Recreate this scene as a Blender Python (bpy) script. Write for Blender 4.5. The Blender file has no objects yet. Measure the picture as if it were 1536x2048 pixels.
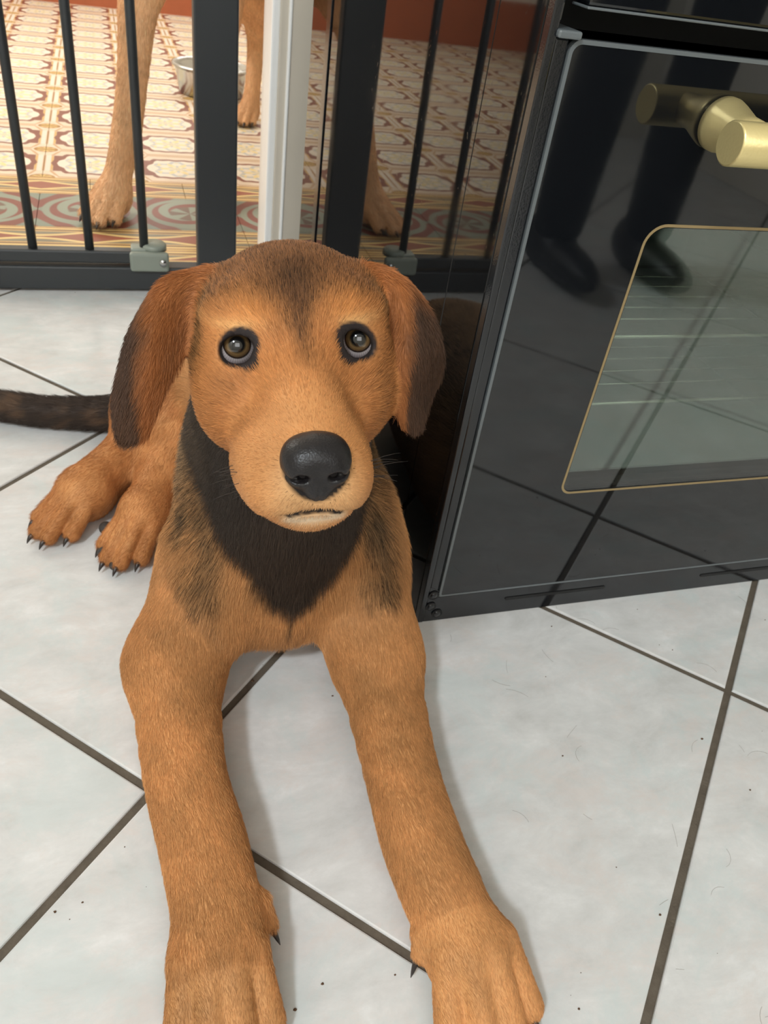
import bpy, bmesh, math, random
import numpy as np
from mathutils import Matrix, Vector

random.seed(7)
rng = np.random.default_rng(11)
S = bpy.context.scene
COL = S.collection
PI = math.pi

# ---------------------------------------------------------------- camera
FPX = 1573.96                      # focal length in pixels of the 1536 x 2048 frame
CR = np.array([[0.953080, 0.075229, -0.293223],
               [-0.274397, 0.623774, -0.731855],
               [0.127848, 0.777976, 0.615149]])
CC = np.array([-0.265517, -0.519392, 0.591068])
cam_data = bpy.data.cameras.new('camera')
cam_data.sensor_fit = 'AUTO'
cam_data.sensor_width = 36.0
cam_data.lens = 36.0 * FPX / 2048.0
cam_data.clip_start = 0.01
cam_data.dof.use_dof = True
cam_data.dof.focus_distance = 0.47
cam_data.dof.aperture_fstop = 22
cam = bpy.data.objects.new('camera', cam_data)
COL.objects.link(cam)
m4 = Matrix([list(CR[i]) + [CC[i]] for i in range(3)] + [[0, 0, 0, 1]])
cam.matrix_world = m4
S.camera = cam


def at(px, py, d):
    """world point on the ray of a measured pixel of the photograph, d metres from the lens"""
    v = np.array([(px - 768) / FPX, -(py - 1024) / FPX, -1.0])
    v /= np.linalg.norm(v)
    return CC + d * (CR @ v)


def atz(px, py, z):
    v = CR @ np.array([(px - 768) / FPX, -(py - 1024) / FPX, -1.0])
    return CC + (z - CC[2]) / v[2] * v


# ---------------------------------------------------------------- light, exposure
S.view_settings.view_transform = 'Standard'
S.view_settings.look = 'None'
S.view_settings.gamma = 1
S.view_settings.use_curve_mapping = False
S.view_settings.exposure = 0.3
world = bpy.data.worlds.new('world')
S.world = world
world.use_nodes = True
world.node_tree.nodes['Background'].inputs[0].default_value = (0.85, 0.92, 1.0, 1)
world.node_tree.nodes['Background'].inputs[1].default_value = 1.0


def area(name, loc, target, sx, sy, power, color):
    l = bpy.data.lights.new(name, 'AREA')
    l.shape = 'RECTANGLE'
    l.size, l.size_y = sx, sy
    l.energy = power
    l.color = color
    o = bpy.data.objects.new(name, l)
    COL.objects.link(o)
    o.location = loc
    d = Vector(target) - Vector(loc)
    o.rotation_euler = d.to_track_quat('-Z', 'Y').to_euler()
    return o


area('kitchen_ceiling_lamp', (-1.50, -1.48, 2.35), (-0.1, -0.1, 0.0), 0.26, 0.26, 33, (0.88, 0.95, 1.0))
area('kitchen_window_light', (-0.4, -2.1, 1.5), (-0.1, 0.0, 0.3), 1.3, 1.1, 9, (1.0, 0.96, 0.9))
area('hall_window_light', (-2.0, 2.4, 1.5), (0.0, 2.2, 0.0), 1.6, 1.6, 52, (1.0, 0.95, 0.86))
area('hall_garden_door_light', (0.2, 3.85, 1.5), (-0.3, 1.5, 0.0), 1.4, 1.8, 28, (1.0, 0.96, 0.9))

# ---------------------------------------------------------------- helpers


def lin(*rgb):
    out = []
    for c in rgb:
        c = c / 255.0
        out.append(c / 12.92 if c <= 0.04045 else ((c + 0.055) / 1.055) ** 2.4)
    return np.array(out)


def lin4(*rgb):
    return (*lin(*rgb), 1.0)


class NT:
    """small wrapper for node trees"""

    def __init__(s, name):
        s.m = bpy.data.materials.new(name)
        s.m.use_nodes = True
        s.t = s.m.node_tree
        s.b = s.t.nodes['Principled BSDF']
        s.out = s.t.nodes['Material Output']

    def node(s, typ, **kw):
        n = s.t.nodes.new(typ)
        for k, v in kw.items():
            setattr(n, k, v)
        return n

    def link(s, a, b):
        s.t.links.new(a, b)

    def put(s, sock, v):
        if isinstance(v, (int, float)):
            sock.default_value = v
        elif isinstance(v, (tuple, list, np.ndarray)):
            sock.default_value = tuple(v)
        else:
            s.link(v, sock)

    def m_(s, op, a, b=0.0, c=0.0):
        n = s.node('ShaderNodeMath', operation=op)
        for i, v in enumerate((a, b, c)):
            s.put(n.inputs[i], v)
        return n.outputs[0]

    def add(s, a, b): return s.m_('ADD', a, b)
    def sub(s, a, b): return s.m_('SUBTRACT', a, b)
    def mul(s, a, b): return s.m_('MULTIPLY', a, b)
    def abs(s, a): return s.m_('ABSOLUTE', a)
    def mx(s, a, b): return s.m_('MAXIMUM', a, b)
    def mn(s, a, b): return s.m_('MINIMUM', a, b)
    def sqrt(s, a): return s.m_('SQRT', a)

    def step(s, a, e, w=0.01):
        """1 where a > e"""
        n = s.node('ShaderNodeMapRange', interpolation_type='SMOOTHSTEP')
        s.put(n.inputs[0], a)
        n.inputs[1].default_value = e - w
        n.inputs[2].default_value = e + w
        return n.outputs[0]

    def mix(s, f, a, b):
        n = s.node('ShaderNodeMix', data_type='RGBA')
        s.put(n.inputs[0], f)
        s.put(n.inputs[6], a)
        s.put(n.inputs[7], b)
        return n.outputs[2]

    def coord(s, kind='Object'):
        return s.node('ShaderNodeTexCoord').outputs[kind]

    def noise(s, scale, detail=3, rough=0.5, vec=None, dist=0.0):
        n = s.node('ShaderNodeTexNoise')
        n.inputs['Scale'].default_value = scale
        n.inputs['Detail'].default_value = detail
        n.inputs['Roughness'].default_value = rough
        n.inputs['Distortion'].default_value = dist
        s.link(vec if vec is not None else s.coord(), n.inputs['Vector'])
        return n.outputs[0]

    def ramp(s, f, stops):
        n = s.node('ShaderNodeValToRGB')
        s.put(n.inputs[0], f)
        e = n.color_ramp.elements
        while len(e) < len(stops):
            e.new(0.5)
        for q, (p, c) in zip(e, stops):
            q.position = p
            q.color = c
        return n.outputs[0]

    def sep(s, v):
        n = s.node('ShaderNodeSeparateXYZ')
        s.link(v, n.inputs[0])
        return n.outputs

    def bump(s, h, strength=0.2, dist=0.002):
        n = s.node('ShaderNodeBump')
        n.inputs['Strength'].default_value = strength
        n.inputs['Distance'].default_value = dist
        s.link(h, n.inputs['Height'])
        s.link(n.outputs[0], s.b.inputs['Normal'])

    def set(s, **kw):
        names = dict(color='Base Color', rough='Roughness', metal='Metallic', spec='Specular IOR Level', coat='Coat Weight',
                     coat_rough='Coat Roughness', ior='IOR', trans='Transmission Weight', alpha='Alpha', sss='Subsurface Weight')
        for k, v in kw.items():
            s.put(s.b.inputs[names[k]], v)
        return s


def simple(name, rgb, rough=0.5, metal=0.0, spec=0.5, wear=0.0, coat=0.0, bump=0.0, bscale=200):
    n = NT(name)
    c = lin4(*rgb)
    if wear > 0:
        f = n.noise(18, 4, 0.6)
        n.set(color=n.mix(f, tuple(np.array(c[:3]) * (1 - wear)) + (1,), tuple(np.minimum(1, np.array(c[:3]) * (1 + wear))) + (1,)))
    else:
        n.set(color=c)
    n.set(rough=rough, metal=metal, spec=spec, coat=coat)
    if bump > 0:
        n.bump(n.noise(bscale, 2), bump)
    return n.m


def link_mesh(name, me, mat=None, parent=None):
    o = bpy.data.objects.new(name, me)
    COL.objects.link(o)
    if mat is not None and len(me.materials) == 0:
        me.materials.append(mat)
    if parent is not None:
        o.parent = parent
    return o


def obj(name, bm, mat=None, parent=None, smooth=False, loc=None):
    me = bpy.data.meshes.new(name)
    bm.normal_update()
    bm.to_mesh(me)
    bm.free()
    if smooth:
        me.polygons.foreach_set('use_smooth', [True] * len(me.polygons))
    o = link_mesh(name, me, mat, parent)
    if loc is not None:
        o.location = loc
    return o


def empty(name, loc=(0, 0, 0)):
    o = bpy.data.objects.new(name, None)
    COL.objects.link(o)
    o.location = loc
    return o


def tag(o, label=None, cat=None, group=None, kind=None):
    if label:
        o['label'] = label
    if cat:
        o['category'] = cat
    if group:
        o['group'] = group
    if kind:
        o['kind'] = kind
    return o


def add_box(bm, lo, hi, bevel=0.0, seg=2):
    r = bmesh.ops.create_cube(bm, size=1.0)
    vs = r['verts']
    lo, hi = Vector(lo), Vector(hi)
    for v in vs:
        v.co = Vector([(lo[i] + hi[i]) / 2 + v.co[i] * (hi[i] - lo[i]) for i in range(3)])
    if bevel > 0:
        es = list({e for v in vs for e in v.link_edges})
        bmesh.ops.bevel(bm, geom=es, offset=bevel, segments=seg, profile=0.5, affect='EDGES')
    return bm


def box(name, lo, hi, mat, parent=None, bevel=0.0, seg=2):
    return obj(name, add_box(bmesh.new(), lo, hi, bevel, seg), mat, parent)


def add_lathe(bm, prof, origin=(0, 0, 0), axis='Z', seg=40, cap=True):
    """prof: list of (radius, height) along axis"""
    rings = []
    for r, h in prof:
        ring = []
        for i in range(seg):
            a = 2 * PI * i / seg
            p = (r * math.cos(a), r * math.sin(a), h)
            if axis == 'X':
                p = (p[2], p[0], p[1])
            elif axis == 'Y':
                p = (p[1], p[2], p[0])
            ring.append(bm.verts.new(Vector(p) + Vector(origin)))
        rings.append(ring)
    for a, b in zip(rings, rings[1:]):
        for i in range(seg):
            bm.faces.new((a[i], a[(i + 1) % seg], b[(i + 1) % seg], b[i]))
    if cap:
        bm.faces.new(rings[0][::-1])
        bm.faces.new(rings[-1])
    return bm


def add_tube(bm, pts, rad, seg=8):
    pts = [Vector(p) for p in pts]
    if not isinstance(rad, (list, tuple)):
        rad = [rad] * len(pts)
    rings = []
    ref = None
    for i, p in enumerate(pts):
        t = (pts[min(i + 1, len(pts) - 1)] - pts[max(i - 1, 0)]).normalized()
        if ref is None:
            ref = t.orthogonal().normalized()
        ref = (ref - t * ref.dot(t)).normalized()
        b = t.cross(ref)
        rings.append([bm.verts.new(p + (ref * math.cos(2 * PI * k / seg) + b * math.sin(2 * PI * k / seg)) * rad[i]) for k in range(seg)])
    for a, b in zip(rings, rings[1:]):
        for k in range(seg):
            bm.faces.new((a[k], a[(k + 1) % seg], b[(k + 1) % seg], b[k]))
    bm.faces.new(rings[0][::-1])
    bm.faces.new(rings[-1])
    return bm


def rounded_rect(x0, z0, x1, z1, rads, seg=8):
    """outline counter-clockwise from bottom left; rads = (bl, br, tr, tl)"""
    pts = []
    for (cx, cz, r, a0) in ((x0, z0, rads[0], PI), (x1, z0, rads[1], 1.5 * PI), (x1, z1, rads[2], 0), (x0, z1, rads[3], 0.5 * PI)):
        sx = 1 if cx == x0 else -1
        sz = 1 if cz == z0 else -1
        ox, oz = cx + sx * r, cz + sz * r
        for k in range(seg + 1):
            a = a0 + 0.5 * PI * k / seg
            pts.append((ox + r * math.cos(a), oz + r * math.sin(a)))
    return pts


def ring_plate(outer, inner, y0, y1, bevel=0.0):
    """plate in the xz plane between two outlines with the same number of points (inner None: solid)"""
    bm = bmesh.new()

    def ring(pts, y):
        return [bm.verts.new((p[0], y, p[1])) for p in pts]
    of, ob = ring(outer, y0), ring(outer, y1)
    n = len(outer)
    for i in range(n):
        j = (i + 1) % n
        bm.faces.new((of[i], ob[i], ob[j], of[j]))
    if inner:
        nf, nb = ring(inner, y0), ring(inner, y1)
        for i in range(n):
            j = (i + 1) % n
            bm.faces.new((nf[i], nf[j], nb[j], nb[i]))
            bm.faces.new((of[i], of[j], nf[j], nf[i]))
            bm.faces.new((ob[i], nb[i], nb[j], ob[j]))
    else:
        bm.faces.new(of)
        bm.faces.new(ob[::-1])
    bmesh.ops.recalc_face_normals(bm, faces=bm.faces)
    return bm


# ---------------------------------------------------------------- materials
def mat_tile():
    n = NT('white_glazed_tile')
    info = n.node('ShaderNodeObjectInfo')
    v = n.node('ShaderNodeVectorMath', operation='ADD')
    n.link(n.coord(), v.inputs[0])
    sc = n.node('ShaderNodeVectorMath', operation='SCALE')
    sc.inputs[0].default_value = (37.0, 11.0, 5.0)
    n.link(info.outputs['Random'], sc.inputs['Scale'])
    n.link(sc.outputs[0], v.inputs[1])
    mp = n.node('ShaderNodeMapping')
    mp.inputs['Scale'].default_value = (1.0, 1.7, 1.0)
    n.link(v.outputs[0], mp.inputs['Vector'])
    f1 = n.noise(15, 9, 0.7, mp.outputs[0], 0.3)
    f2 = n.noise(13, 9, 0.72, mp.outputs[0], 0.4)
    c1 = n.ramp(f1, [(0.30, lin4(202, 201, 198)), (0.45, lin4(215, 214, 212)), (0.58, lin4(224, 223, 221)), (0.72, lin4(236, 235, 234))])
    pink = n.mix(n.mul(n.step(f2, 0.58, 0.10), 0.55), c1, lin4(222, 211, 205))
    blue = n.mix(n.mul(n.step(n.noise(11, 9, 0.72, v.outputs[0], 0.4), 0.56, 0.08), 0.5), pink, lin4(204, 215, 214))
    n.set(color=blue, rough=n.add(n.mul(f2, 0.16), 0.26), spec=0.42)
    n.bump(n.noise(60, 3, 0.5), 0.03, 0.001)
    return n.m


def mat_grout():
    n = NT('grey_brown_grout')
    f = n.noise(60, 5, 0.7)
    n.set(color=n.mix(f, lin4(76, 68, 59), lin4(120, 110, 97)), rough=0.9, spec=0.2)
    n.bump(n.noise(400, 2), 0.5, 0.001)
    return n.m


M_TILE, M_GROUT = mat_tile(), mat_grout()
M_WALL = simple('painted_wall', (226, 221, 210), 0.75, wear=0.03, bump=0.05, bscale=120)
M_CEIL = simple('ceiling_paint', (236, 234, 228), 0.8, wear=0.02)
M_TRIM = simple('cream_gloss_paint', (208, 199, 184), 0.38, wear=0.05, bump=0.05, bscale=60)
M_TRIM_W = simple('white_gloss_paint', (246, 246, 244), 0.35, wear=0.03, bump=0.1, bscale=150)
M_GATE = simple('charcoal_powder_coat', (52, 55, 57), 0.42, spec=0.5, bump=0.04, bscale=900)
M_LATCH = simple('sage_grey_plastic', (142, 149, 138), 0.4, wear=0.04)
M_STEEL = simple('brushed_steel', (200, 200, 198), 0.25, metal=1.0, wear=0.08)
M_WOOD = simple('terracotta_stained_wood', (168, 92, 58), 0.5, wear=0.15)


def mat_enamel():
    n = NT('glossy_black_enamel')
    f = n.noise(9, 5, 0.65)
    g = n.noise(140, 3, 0.6)
    n.set(color=lin4(14, 14, 15), spec=0.5, ior=1.42)
    n.set(rough=n.add(n.mul(n.step(f, 0.62, 0.2), 0.05), n.add(0.018, n.mul(n.step(g, 0.7, 0.08), 0.10))))
    return n.m


M_ENAMEL = mat_enamel()
M_FRAME = simple('satin_black_metal', (20, 22, 26), 0.12, spec=0.75, bump=0.03, bscale=700)
M_EDGE = simple('polished_glass_edge', (104, 110, 112), 0.28, spec=0.7)
M_DARK = simple('black_recess', (8, 8, 8), 0.6)
M_SLOT = simple('slot_black', (6, 6, 7), 0.5)


def mat_doorglass():
    n = NT('black_door_glass')
    f = n.noise(6, 5, 0.6)
    n.set(color=lin4(18, 20, 23), spec=0.6, ior=1.6, rough=n.add(0.03, n.mul(n.step(f, 0.6, 0.15), 0.04)))
    return n.m


M_GLASS = mat_doorglass()


def mat_pane(name, tint, refl, rough, rtint):
    n = NT(name)
    tr = n.node('ShaderNodeBsdfTransparent')
    tr.inputs[0].default_value = tint
    gl = n.node('ShaderNodeBsdfGlossy')
    gl.inputs['Roughness'].default_value = rough
    gl.inputs['Color'].default_value = rtint
    fr = n.node('ShaderNodeFresnel')
    fr.inputs[0].default_value = 1.6
    front = n.sub(1.0, n.node('ShaderNodeNewGeometry').outputs['Backfacing'])
    fac = n.mul(n.mn(n.add(n.mul(fr.outputs[0], 1.2), refl), 1.0), front)
    mx = n.node('ShaderNodeMixShader')
    n.link(fac, mx.inputs[0])
    n.link(tr.outputs[0], mx.inputs[1])
    n.link(gl.outputs[0], mx.inputs[2])
    n.link(mx.outputs[0], n.out.inputs[0])
    return n.m


M_PANE = mat_pane('clear_window_glass', (0.9, 0.94, 0.92, 1), 0.03, 0.02, (1, 1, 1, 1))
M_PANE2 = mat_pane('coated_inner_glass', (0.82, 0.85, 0.83, 1), 0.16, 0.05, (0.92, 0.96, 0.94, 1))
M_BRASS = simple('brushed_brass', (234, 215, 154), 0.38, metal=0.68, wear=0.06, bump=0.06, bscale=500)
M_GOLDLINE = simple('gold_print', (168, 146, 104), 0.45, metal=0.35)
M_CAVITY = simple('grey_oven_enamel', (120, 124, 120), 0.45, wear=0.1)
M_WIRE = simple('chromed_wire', (216, 214, 200), 0.25, metal=1.0)

# ---------------------------------------------------------------- setting: kitchen floor with diagonal tiles
TILE_S = 0.4
O_T = (0.23450166, 0.7365413)          # corner of the oven in tile units
c45 = math.sqrt(0.5)


def t2r(i, j):
    a, b = (i - O_T[0]) * TILE_S, (j - O_T[1]) * TILE_S
    return (c45 * (a + b), c45 * (b - a))


def clip_poly(poly, axis, lim, keep_less):
    out = []
    for k in range(len(poly)):
        a, b = poly[k], poly[(k + 1) % len(poly)]
        ia = (a[axis] <= lim) == keep_less
        ib = (b[axis] <= lim) == keep_less
        if ia:
            out.append(a)
        if ia != ib:
            t = (lim - a[axis]) / (b[axis] - a[axis])
            out.append(tuple(a[q] + t * (b[q] - a[q]) for q in range(2)))
    return out


KX0, KX1, KY0, KY1 = -1.9, 1.6, -2.2, 0.90
floor = box('floor', (KX0 - 0.12, KY0 - 0.12, -0.06), (KX1 + 0.12, 0.925, -0.0022), M_GROUT)
tag(floor, kind='structure')
G = 0.0034 / TILE_S * 1.0
full = None
for i in range(-8, 9):
    for j in range(-8, 9):
        q = [(i + G, j + G), (i + 1 - G, j + G), (i + 1 - G, j + 1 - G), (i + G, j + 1 - G)]
        poly = [t2r(*p) for p in q]
        n0 = len(poly)
        inside = all(KX0 < p[0] < KX1 and KY0 < p[1] < KY1 for p in poly)
        if not inside:
            for ax, lim, kl in ((0, KX0, False), (0, KX1, True), (1, KY0, False), (1, KY1, True)):
                if poly:
                    poly = clip_poly(poly, ax, lim, kl)
            if len(poly) < 3:
                continue
            cx = [p[0] for p in poly]
            cy = [p[1] for p in poly]
            if (max(cx) - min(cx)) < 0.012 or (max(cy) - min(cy)) < 0.012:
                continue
        if inside and full is not None:
            o = link_mesh('floor_tile', full, None, floor)
            ctr = t2r(i + 0.5, j + 0.5)
            o.location = (ctr[0], ctr[1], 0)
            continue
        ctr = t2r(i + 0.5, j + 0.5)
        bm = bmesh.new()
        vs = [bm.verts.new((p[0] - ctr[0], p[1] - ctr[1], 0.0)) for p in poly]
        f = bm.faces.new(vs)
        f.normal_update()
        if f.normal.z < 0:
            f.normal_flip()
        r = bmesh.ops.extrude_face_region(bm, geom=[f])
        for v in r['geom']:
            if isinstance(v, bmesh.types.BMVert):
                v.co.z = -0.0062
        top = [e for e in bm.edges if all(abs(v.co.z) < 1e-6 for v in e.verts)]
        bmesh.ops.recalc_face_normals(bm, faces=bm.faces)
        bmesh.ops.bevel(bm, geom=top, offset=0.0016, segments=2, profile=0.5, affect='EDGES')
        o = obj('floor_tile', bm, M_TILE, floor)
        o.location = (ctr[0], ctr[1], 0)
        if inside:
            full = o.data

# ---------------------------------------------------------------- walls, doorway
WY0, WY1 = 0.86, 0.925
DX0, DX1 = -1.02, -0.0225
HX0, HX1, HY1 = -2.3, 1.9, 4.0
H = 2.5


def structure(name, boxes, mat):
    bm = bmesh.new()
    for lo, hi in boxes:
        add_box(bm, lo, hi)
    return tag(obj(name, bm, mat), kind='structure')


structure('wall_back', [((DX1 + 0.012, WY0, 0), (KX1, WY1, H)), ((KX0, WY0, 0), (DX0 - 0.012, WY1, H)), ((DX0 - 0.012, WY0, 2.05), (DX1 + 0.012, WY1, H))], M_WALL)
structure('wall_left', [((KX0 - 0.1, KY0, 0), (KX0, WY1, H))], M_WALL)
structure('wall_right', [((KX1, KY0, 0), (KX1 + 0.1, WY1, H))], M_WALL)
structure('wall_front', [((KX0, KY0 - 0.1, 0), (-1.05, KY0, H)), ((0.25, KY0 - 0.1, 0), (KX1, KY0, H)), ((-1.05, KY0 - 0.1, 0), (0.25, KY0, 0.95)), ((-1.05, KY0 - 0.1, 2.05), (0.25, KY0, H))], M_WALL)
structure('ceiling', [((HX0 - 0.1, KY0 - 0.1, H), (HX1 + 0.1, HY1 + 0.1, H + 0.05))], M_CEIL)
structure('wall_hall_left', [((HX0 - 0.1, WY1, 0), (HX0, HY1, H))], M_WALL)
structure('wall_hall_right', [((HX1, WY1, 0), (HX1 + 0.1, HY1, H))], M_WALL)
structure('wall_hall_back', [((HX0, HY1, 0), (HX1, HY1 + 0.1, H))], M_WALL)
structure('baseboard_back', [((HX0, HY1 - 0.03, 0), (HX1, HY1 - 0.001, 0.22))], M_WOOD)

# door casing right of the gate: white inner edge, flat board, bead, outer board
trim = tag(empty('trim_1', (DX1, WY0, 0)), kind='structure')


def tbox(name, lo, hi, mat, bev):
    o = box(name, [lo[0] - DX1, lo[1] - WY0, lo[2]], [hi[0] - DX1, hi[1] - WY0, hi[2]], mat, trim, bev)
    return tag(o)


tbox('jamb_edge', (DX1 - 0.001, WY0 - 0.006, 0), (DX1 + 0.012, WY1 + 0.004, 2.06), M_TRIM_W, 0.003)
tbox('casing_board', (DX1 + 0.011, WY0 - 0.010, 0), (0.0035, WY0, 2.06), M_TRIM, 0.002)
tbox('casing_bead', (0.0008, WY0 - 0.016, 0), (0.0062, WY0, 2.06), M_TRIM_W, 0.0024)
tbox('casing_outer_board', (0.0055, WY0 - 0.013, 0), (0.062, WY0, 2.09), M_TRIM, 0.002)
t2 = tag(empty('trim_2', (DX0, WY0, 0)), kind='structure')
box('jamb_edge', (-0.012, -0.006, 0), (0.001, WY1 - WY0 + 0.004, 2.06), M_TRIM_W, t2, 0.003)
box('casing_board', (-0.08, -0.010, 0), (-0.011, 0, 2.06), M_TRIM, t2, 0.002)

# ---------------------------------------------------------------- patterned cement tiles of the room beyond the gate
TX, TY = 0.2, 0.2135


def uvquad(name, w, h, mat):
    """bevelled tile w x h, top at z = 0, with uv 0..1 from its outline"""
    bm = bmesh.new()
    add_box(bm, (-w / 2 + 0.0004, -h / 2 + 0.0004, -0.006), (w / 2 - 0.0004, h / 2 - 0.0004, 0), 0.0006, 1)
    uv = bm.loops.layers.uv.new('uv')
    for f in bm.faces:
        for l in f.loops:
            l[uv].uv = (l.vert.co.x / w + 0.5, l.vert.co.y / h + 0.5)
    me = bpy.data.meshes.new(name)
    bm.to_mesh(me)
    bm.free()
    me.materials.append(mat)
    return me


CREAM, PALE, MAROON, OCHRE, BLUE, TANL = lin4(226, 210, 172), lin4(224, 206, 184), lin4(126, 68, 56), lin4(206, 164, 92), lin4(164, 176, 188), lin4(196, 158, 118)


def uvn(n):
    x, y, _ = n.sep(n.coord('UV'))
    return n.mul(n.sub(x, 0.5), 2.0), n.mul(n.sub(y, 0.5), 2.0)


def finish_cement(n, col):
    f = n.noise(40, 4, 0.6)
    col = n.mix(n.mul(f, 0.18), col, lin4(170, 140, 110))
    n.set(color=col, rough=0.42, spec=0.4)
    return n.m


def mat_field():
    n = NT('patterned_cement_tile')
    u, v = uvn(n)
    au, av = n.abs(u), n.abs(v)
    # medallion: hexagon pointing left and right with softened corners
    wob = n.mul(n.m_('COSINE', n.mul(n.m_('ARCTAN2', v, u), 12.0)), 0.022)
    d = n.add(n.mx(n.mul(av, 1.28), n.add(n.mul(au, 1.02), n.mul(av, 0.52))), wob)
    ground = PALE
    # tan outline following the medallion and thin lines between rows
    d0 = n.mx(n.mul(av, 1.12), n.add(n.mul(au, 0.98), n.mul(av, 0.42)))
    col = n.mix(n.step(d0, 1.02, 0.02), PALE, TANL)
    col = n.mix(n.step(d0, 1.09, 0.02), col, PALE)
    # pale bars with ochre sides between medallions
    col = n.mix(n.mul(n.step(au, 0.80, 0.02), n.step(n.mul(av, -1), -0.5, 0.03)), col, OCHRE)
    col = n.mix(n.mul(n.step(au, 0.855, 0.02), n.step(n.mul(av, -1), -0.56, 0.03)), col, lin4(226, 216, 202))
    col = n.mix(n.mul(n.step(au, 0.97, 0.01), n.step(n.mul(av, -1), -0.56, 0.03)), col, TANL)
    # maroon ring, thicker at the two points
    ring = n.sub(1.0, n.step(d, 0.90, 0.012))
    corner = n.mul(n.step(n.add(au, n.mul(av, 0.35)), 0.62, 0.03), n.sub(1.0, n.step(au, 0.80, 0.01)))
    corner = n.mul(corner, n.sub(1.0, n.step(av, 0.55, 0.02)))
    col = n.mix(n.mx(ring, corner), col, MAROON)
    inner = n.sub(1.0, n.step(d, 0.765, 0.012))
    col = n.mix(inner, col, lin4(232, 222, 204))
    # blue and yellow figures inside the medallion
    r = n.sqrt(n.add(n.mul(u, u), n.mul(v, v)))
    ang = n.m_('ARCTAN2', v, u)
    pet = n.m_('COSINE', n.mul(ang, 6.0))
    fig = n.step(n.m_('SINE', n.add(n.mul(r, 17.0), n.mul(pet, 1.5))), 0.35, 0.25)
    col = n.mix(n.mul(n.mul(n.mul(fig, 0.7), inner), n.sub(1.0, n.step(d, 0.72, 0.02))), col, BLUE)
    fig2 = n.step(n.m_('SINE', n.add(n.mul(r, 11.0), n.mul(pet, -2.0))), 0.45, 0.2)
    col = n.mix(n.mul(n.mul(fig2, inner), n.sub(1.0, n.step(d, 0.62, 0.02))), col, lin4(232, 212, 150))
    # ochre rosettes at the corners
    ru, rv = n.sub(1.0, au), n.sub(1.0, av)
    rr = n.sqrt(n.add(n.mul(n.mul(ru, ru), 1.0), n.mul(n.mul(rv, rv), 1.7)))
    col = n.mix(n.sub(1.0, n.step(rr, 0.33, 0.015)), col, PALE)
    col = n.mix(n.sub(1.0, n.step(rr, 0.27, 0.015)), col, lin4(168, 122, 62))
    ra = n.m_('ARCTAN2', rv, ru)
    petal = n.step(n.m_('COSINE', n.add(n.mul(ra, 8.0), n.mul(rr, 14.0))), 0.1, 0.3)
    col = n.mix(n.mul(petal, n.sub(1.0, n.step(rr, 0.22, 0.02))), col, lin4(224, 196, 126))
    return finish_cement(n, col)


def mat_band():
    """ochre bands with flat pointed ovals"""
    n = NT('ochre_band_tile')
    u, v = uvn(n)
    av = n.abs(v)
    su = n.abs(n.m_('SINE', n.mul(u, PI * 0.5)))
    lens = n.add(av, n.mul(su, 0.42))
    col = n.mix(n.step(av, 0.62, 0.03), lin4(216, 178, 116), lin4(226, 194, 128))
    col = n.mix(n.mul(n.step(av, 0.58, 0.03), n.sub(1.0, n.step(av, 0.70, 0.03))), col, lin4(120, 88, 62))
    col = n.mix(n.mul(n.step(av, 0.86, 0.02), n.sub(1.0, n.step(av, 0.93, 0.02))), col, lin4(150, 96, 72))
    col = n.mix(n.sub(1.0, n.step(lens, 0.58, 0.02)), col, lin4(228, 204, 140))
    col = n.mix(n.sub(1.0, n.step(lens, 0.46, 0.02)), col, lin4(150, 84, 66))
    gap = n.mul(n.step(lens, 0.64, 0.03), n.sub(1.0, n.step(av, 0.5, 0.04)))
    col = n.mix(gap, col, lin4(128, 122, 104))
    return finish_cement(n, col)


def mat_frieze():
    n = NT('green_scroll_tile')
    u, v = uvn(n)
    av = n.abs(v)
    r = n.sqrt(n.add(n.mul(u, u), n.mul(v, v)))
    a = n.m_('ARCTAN2', v, u)
    GRN, RED = lin4(136, 148, 134), lin4(124, 62, 56)
    spiral = n.m_('SINE', n.add(n.mul(r, 15.0), n.mul(a, 2.0)))
    sc = n.step(spiral, 0.0, 0.25)
    col = n.mix(sc, RED, GRN)
    leaf = n.step(n.m_('COSINE', n.mul(a, 5.0)), n_leaf := 0.1, 0.3)
    col = n.mix(n.mul(n.sub(1.0, n.step(r, 0.42, 0.03)), 1.0), col, n.mix(leaf, lin4(104, 84, 74), GRN))
    ringo = n.mul(n.step(r, 0.78, 0.02), n.sub(1.0, n.step(r, 0.92, 0.02)))
    col = n.mix(ringo, col, GRN)
    out = n.step(r, 0.92, 0.02)
    cor = n.step(n.m_('SINE', n.add(n.mul(n.abs(u), 9.0), n.mul(av, 7.0))), 0.2, 0.3)
    col = n.mix(out, col, n.mix(cor, RED, lin4(126, 138, 126)))
    return finish_cement(n, col)


hall = tag(box('floor_hall', (HX0, 0.925, -0.06), (HX1, HY1, -0.004), M_GROUT), kind='structure')
me_field = uvquad('patterned_tile', TX, TY, mat_field())
me_band = uvquad('band_tile', TX, 0.108, mat_band())
me_frz = uvquad('frieze_tile', TX, 0.195, mat_frieze())
YB0 = 1.014
rows = [(me_band, YB0 - 0.054, 0.0), (me_band, YB0 + 0.054, 0.0), (me_frz, YB0 + 0.108 + 0.0975, 0.0), (me_band, YB0 + 0.108 + 0.195 + 0.054, 0.1)]
yf = YB0 + 0.108 + 0.195 + 0.108
nrow = 0
while yf + TY / 2 < HY1 - 0.03:
    rows.append((me_field, yf + TY / 2, 0.0))
    yf += TY
stuff_bm = bmesh.new()
for me, y, off in rows:
    for k in range(-9, 8):
        x = -0.32 + TX * k + off
        if x < HX0 + 0.1 or x > HX1 - 0.1:
            continue
        # tiles hidden far to the sides are left out
        o = link_mesh(me.name, me, None, hall)
        o.location = (x, y, 0)
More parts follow.
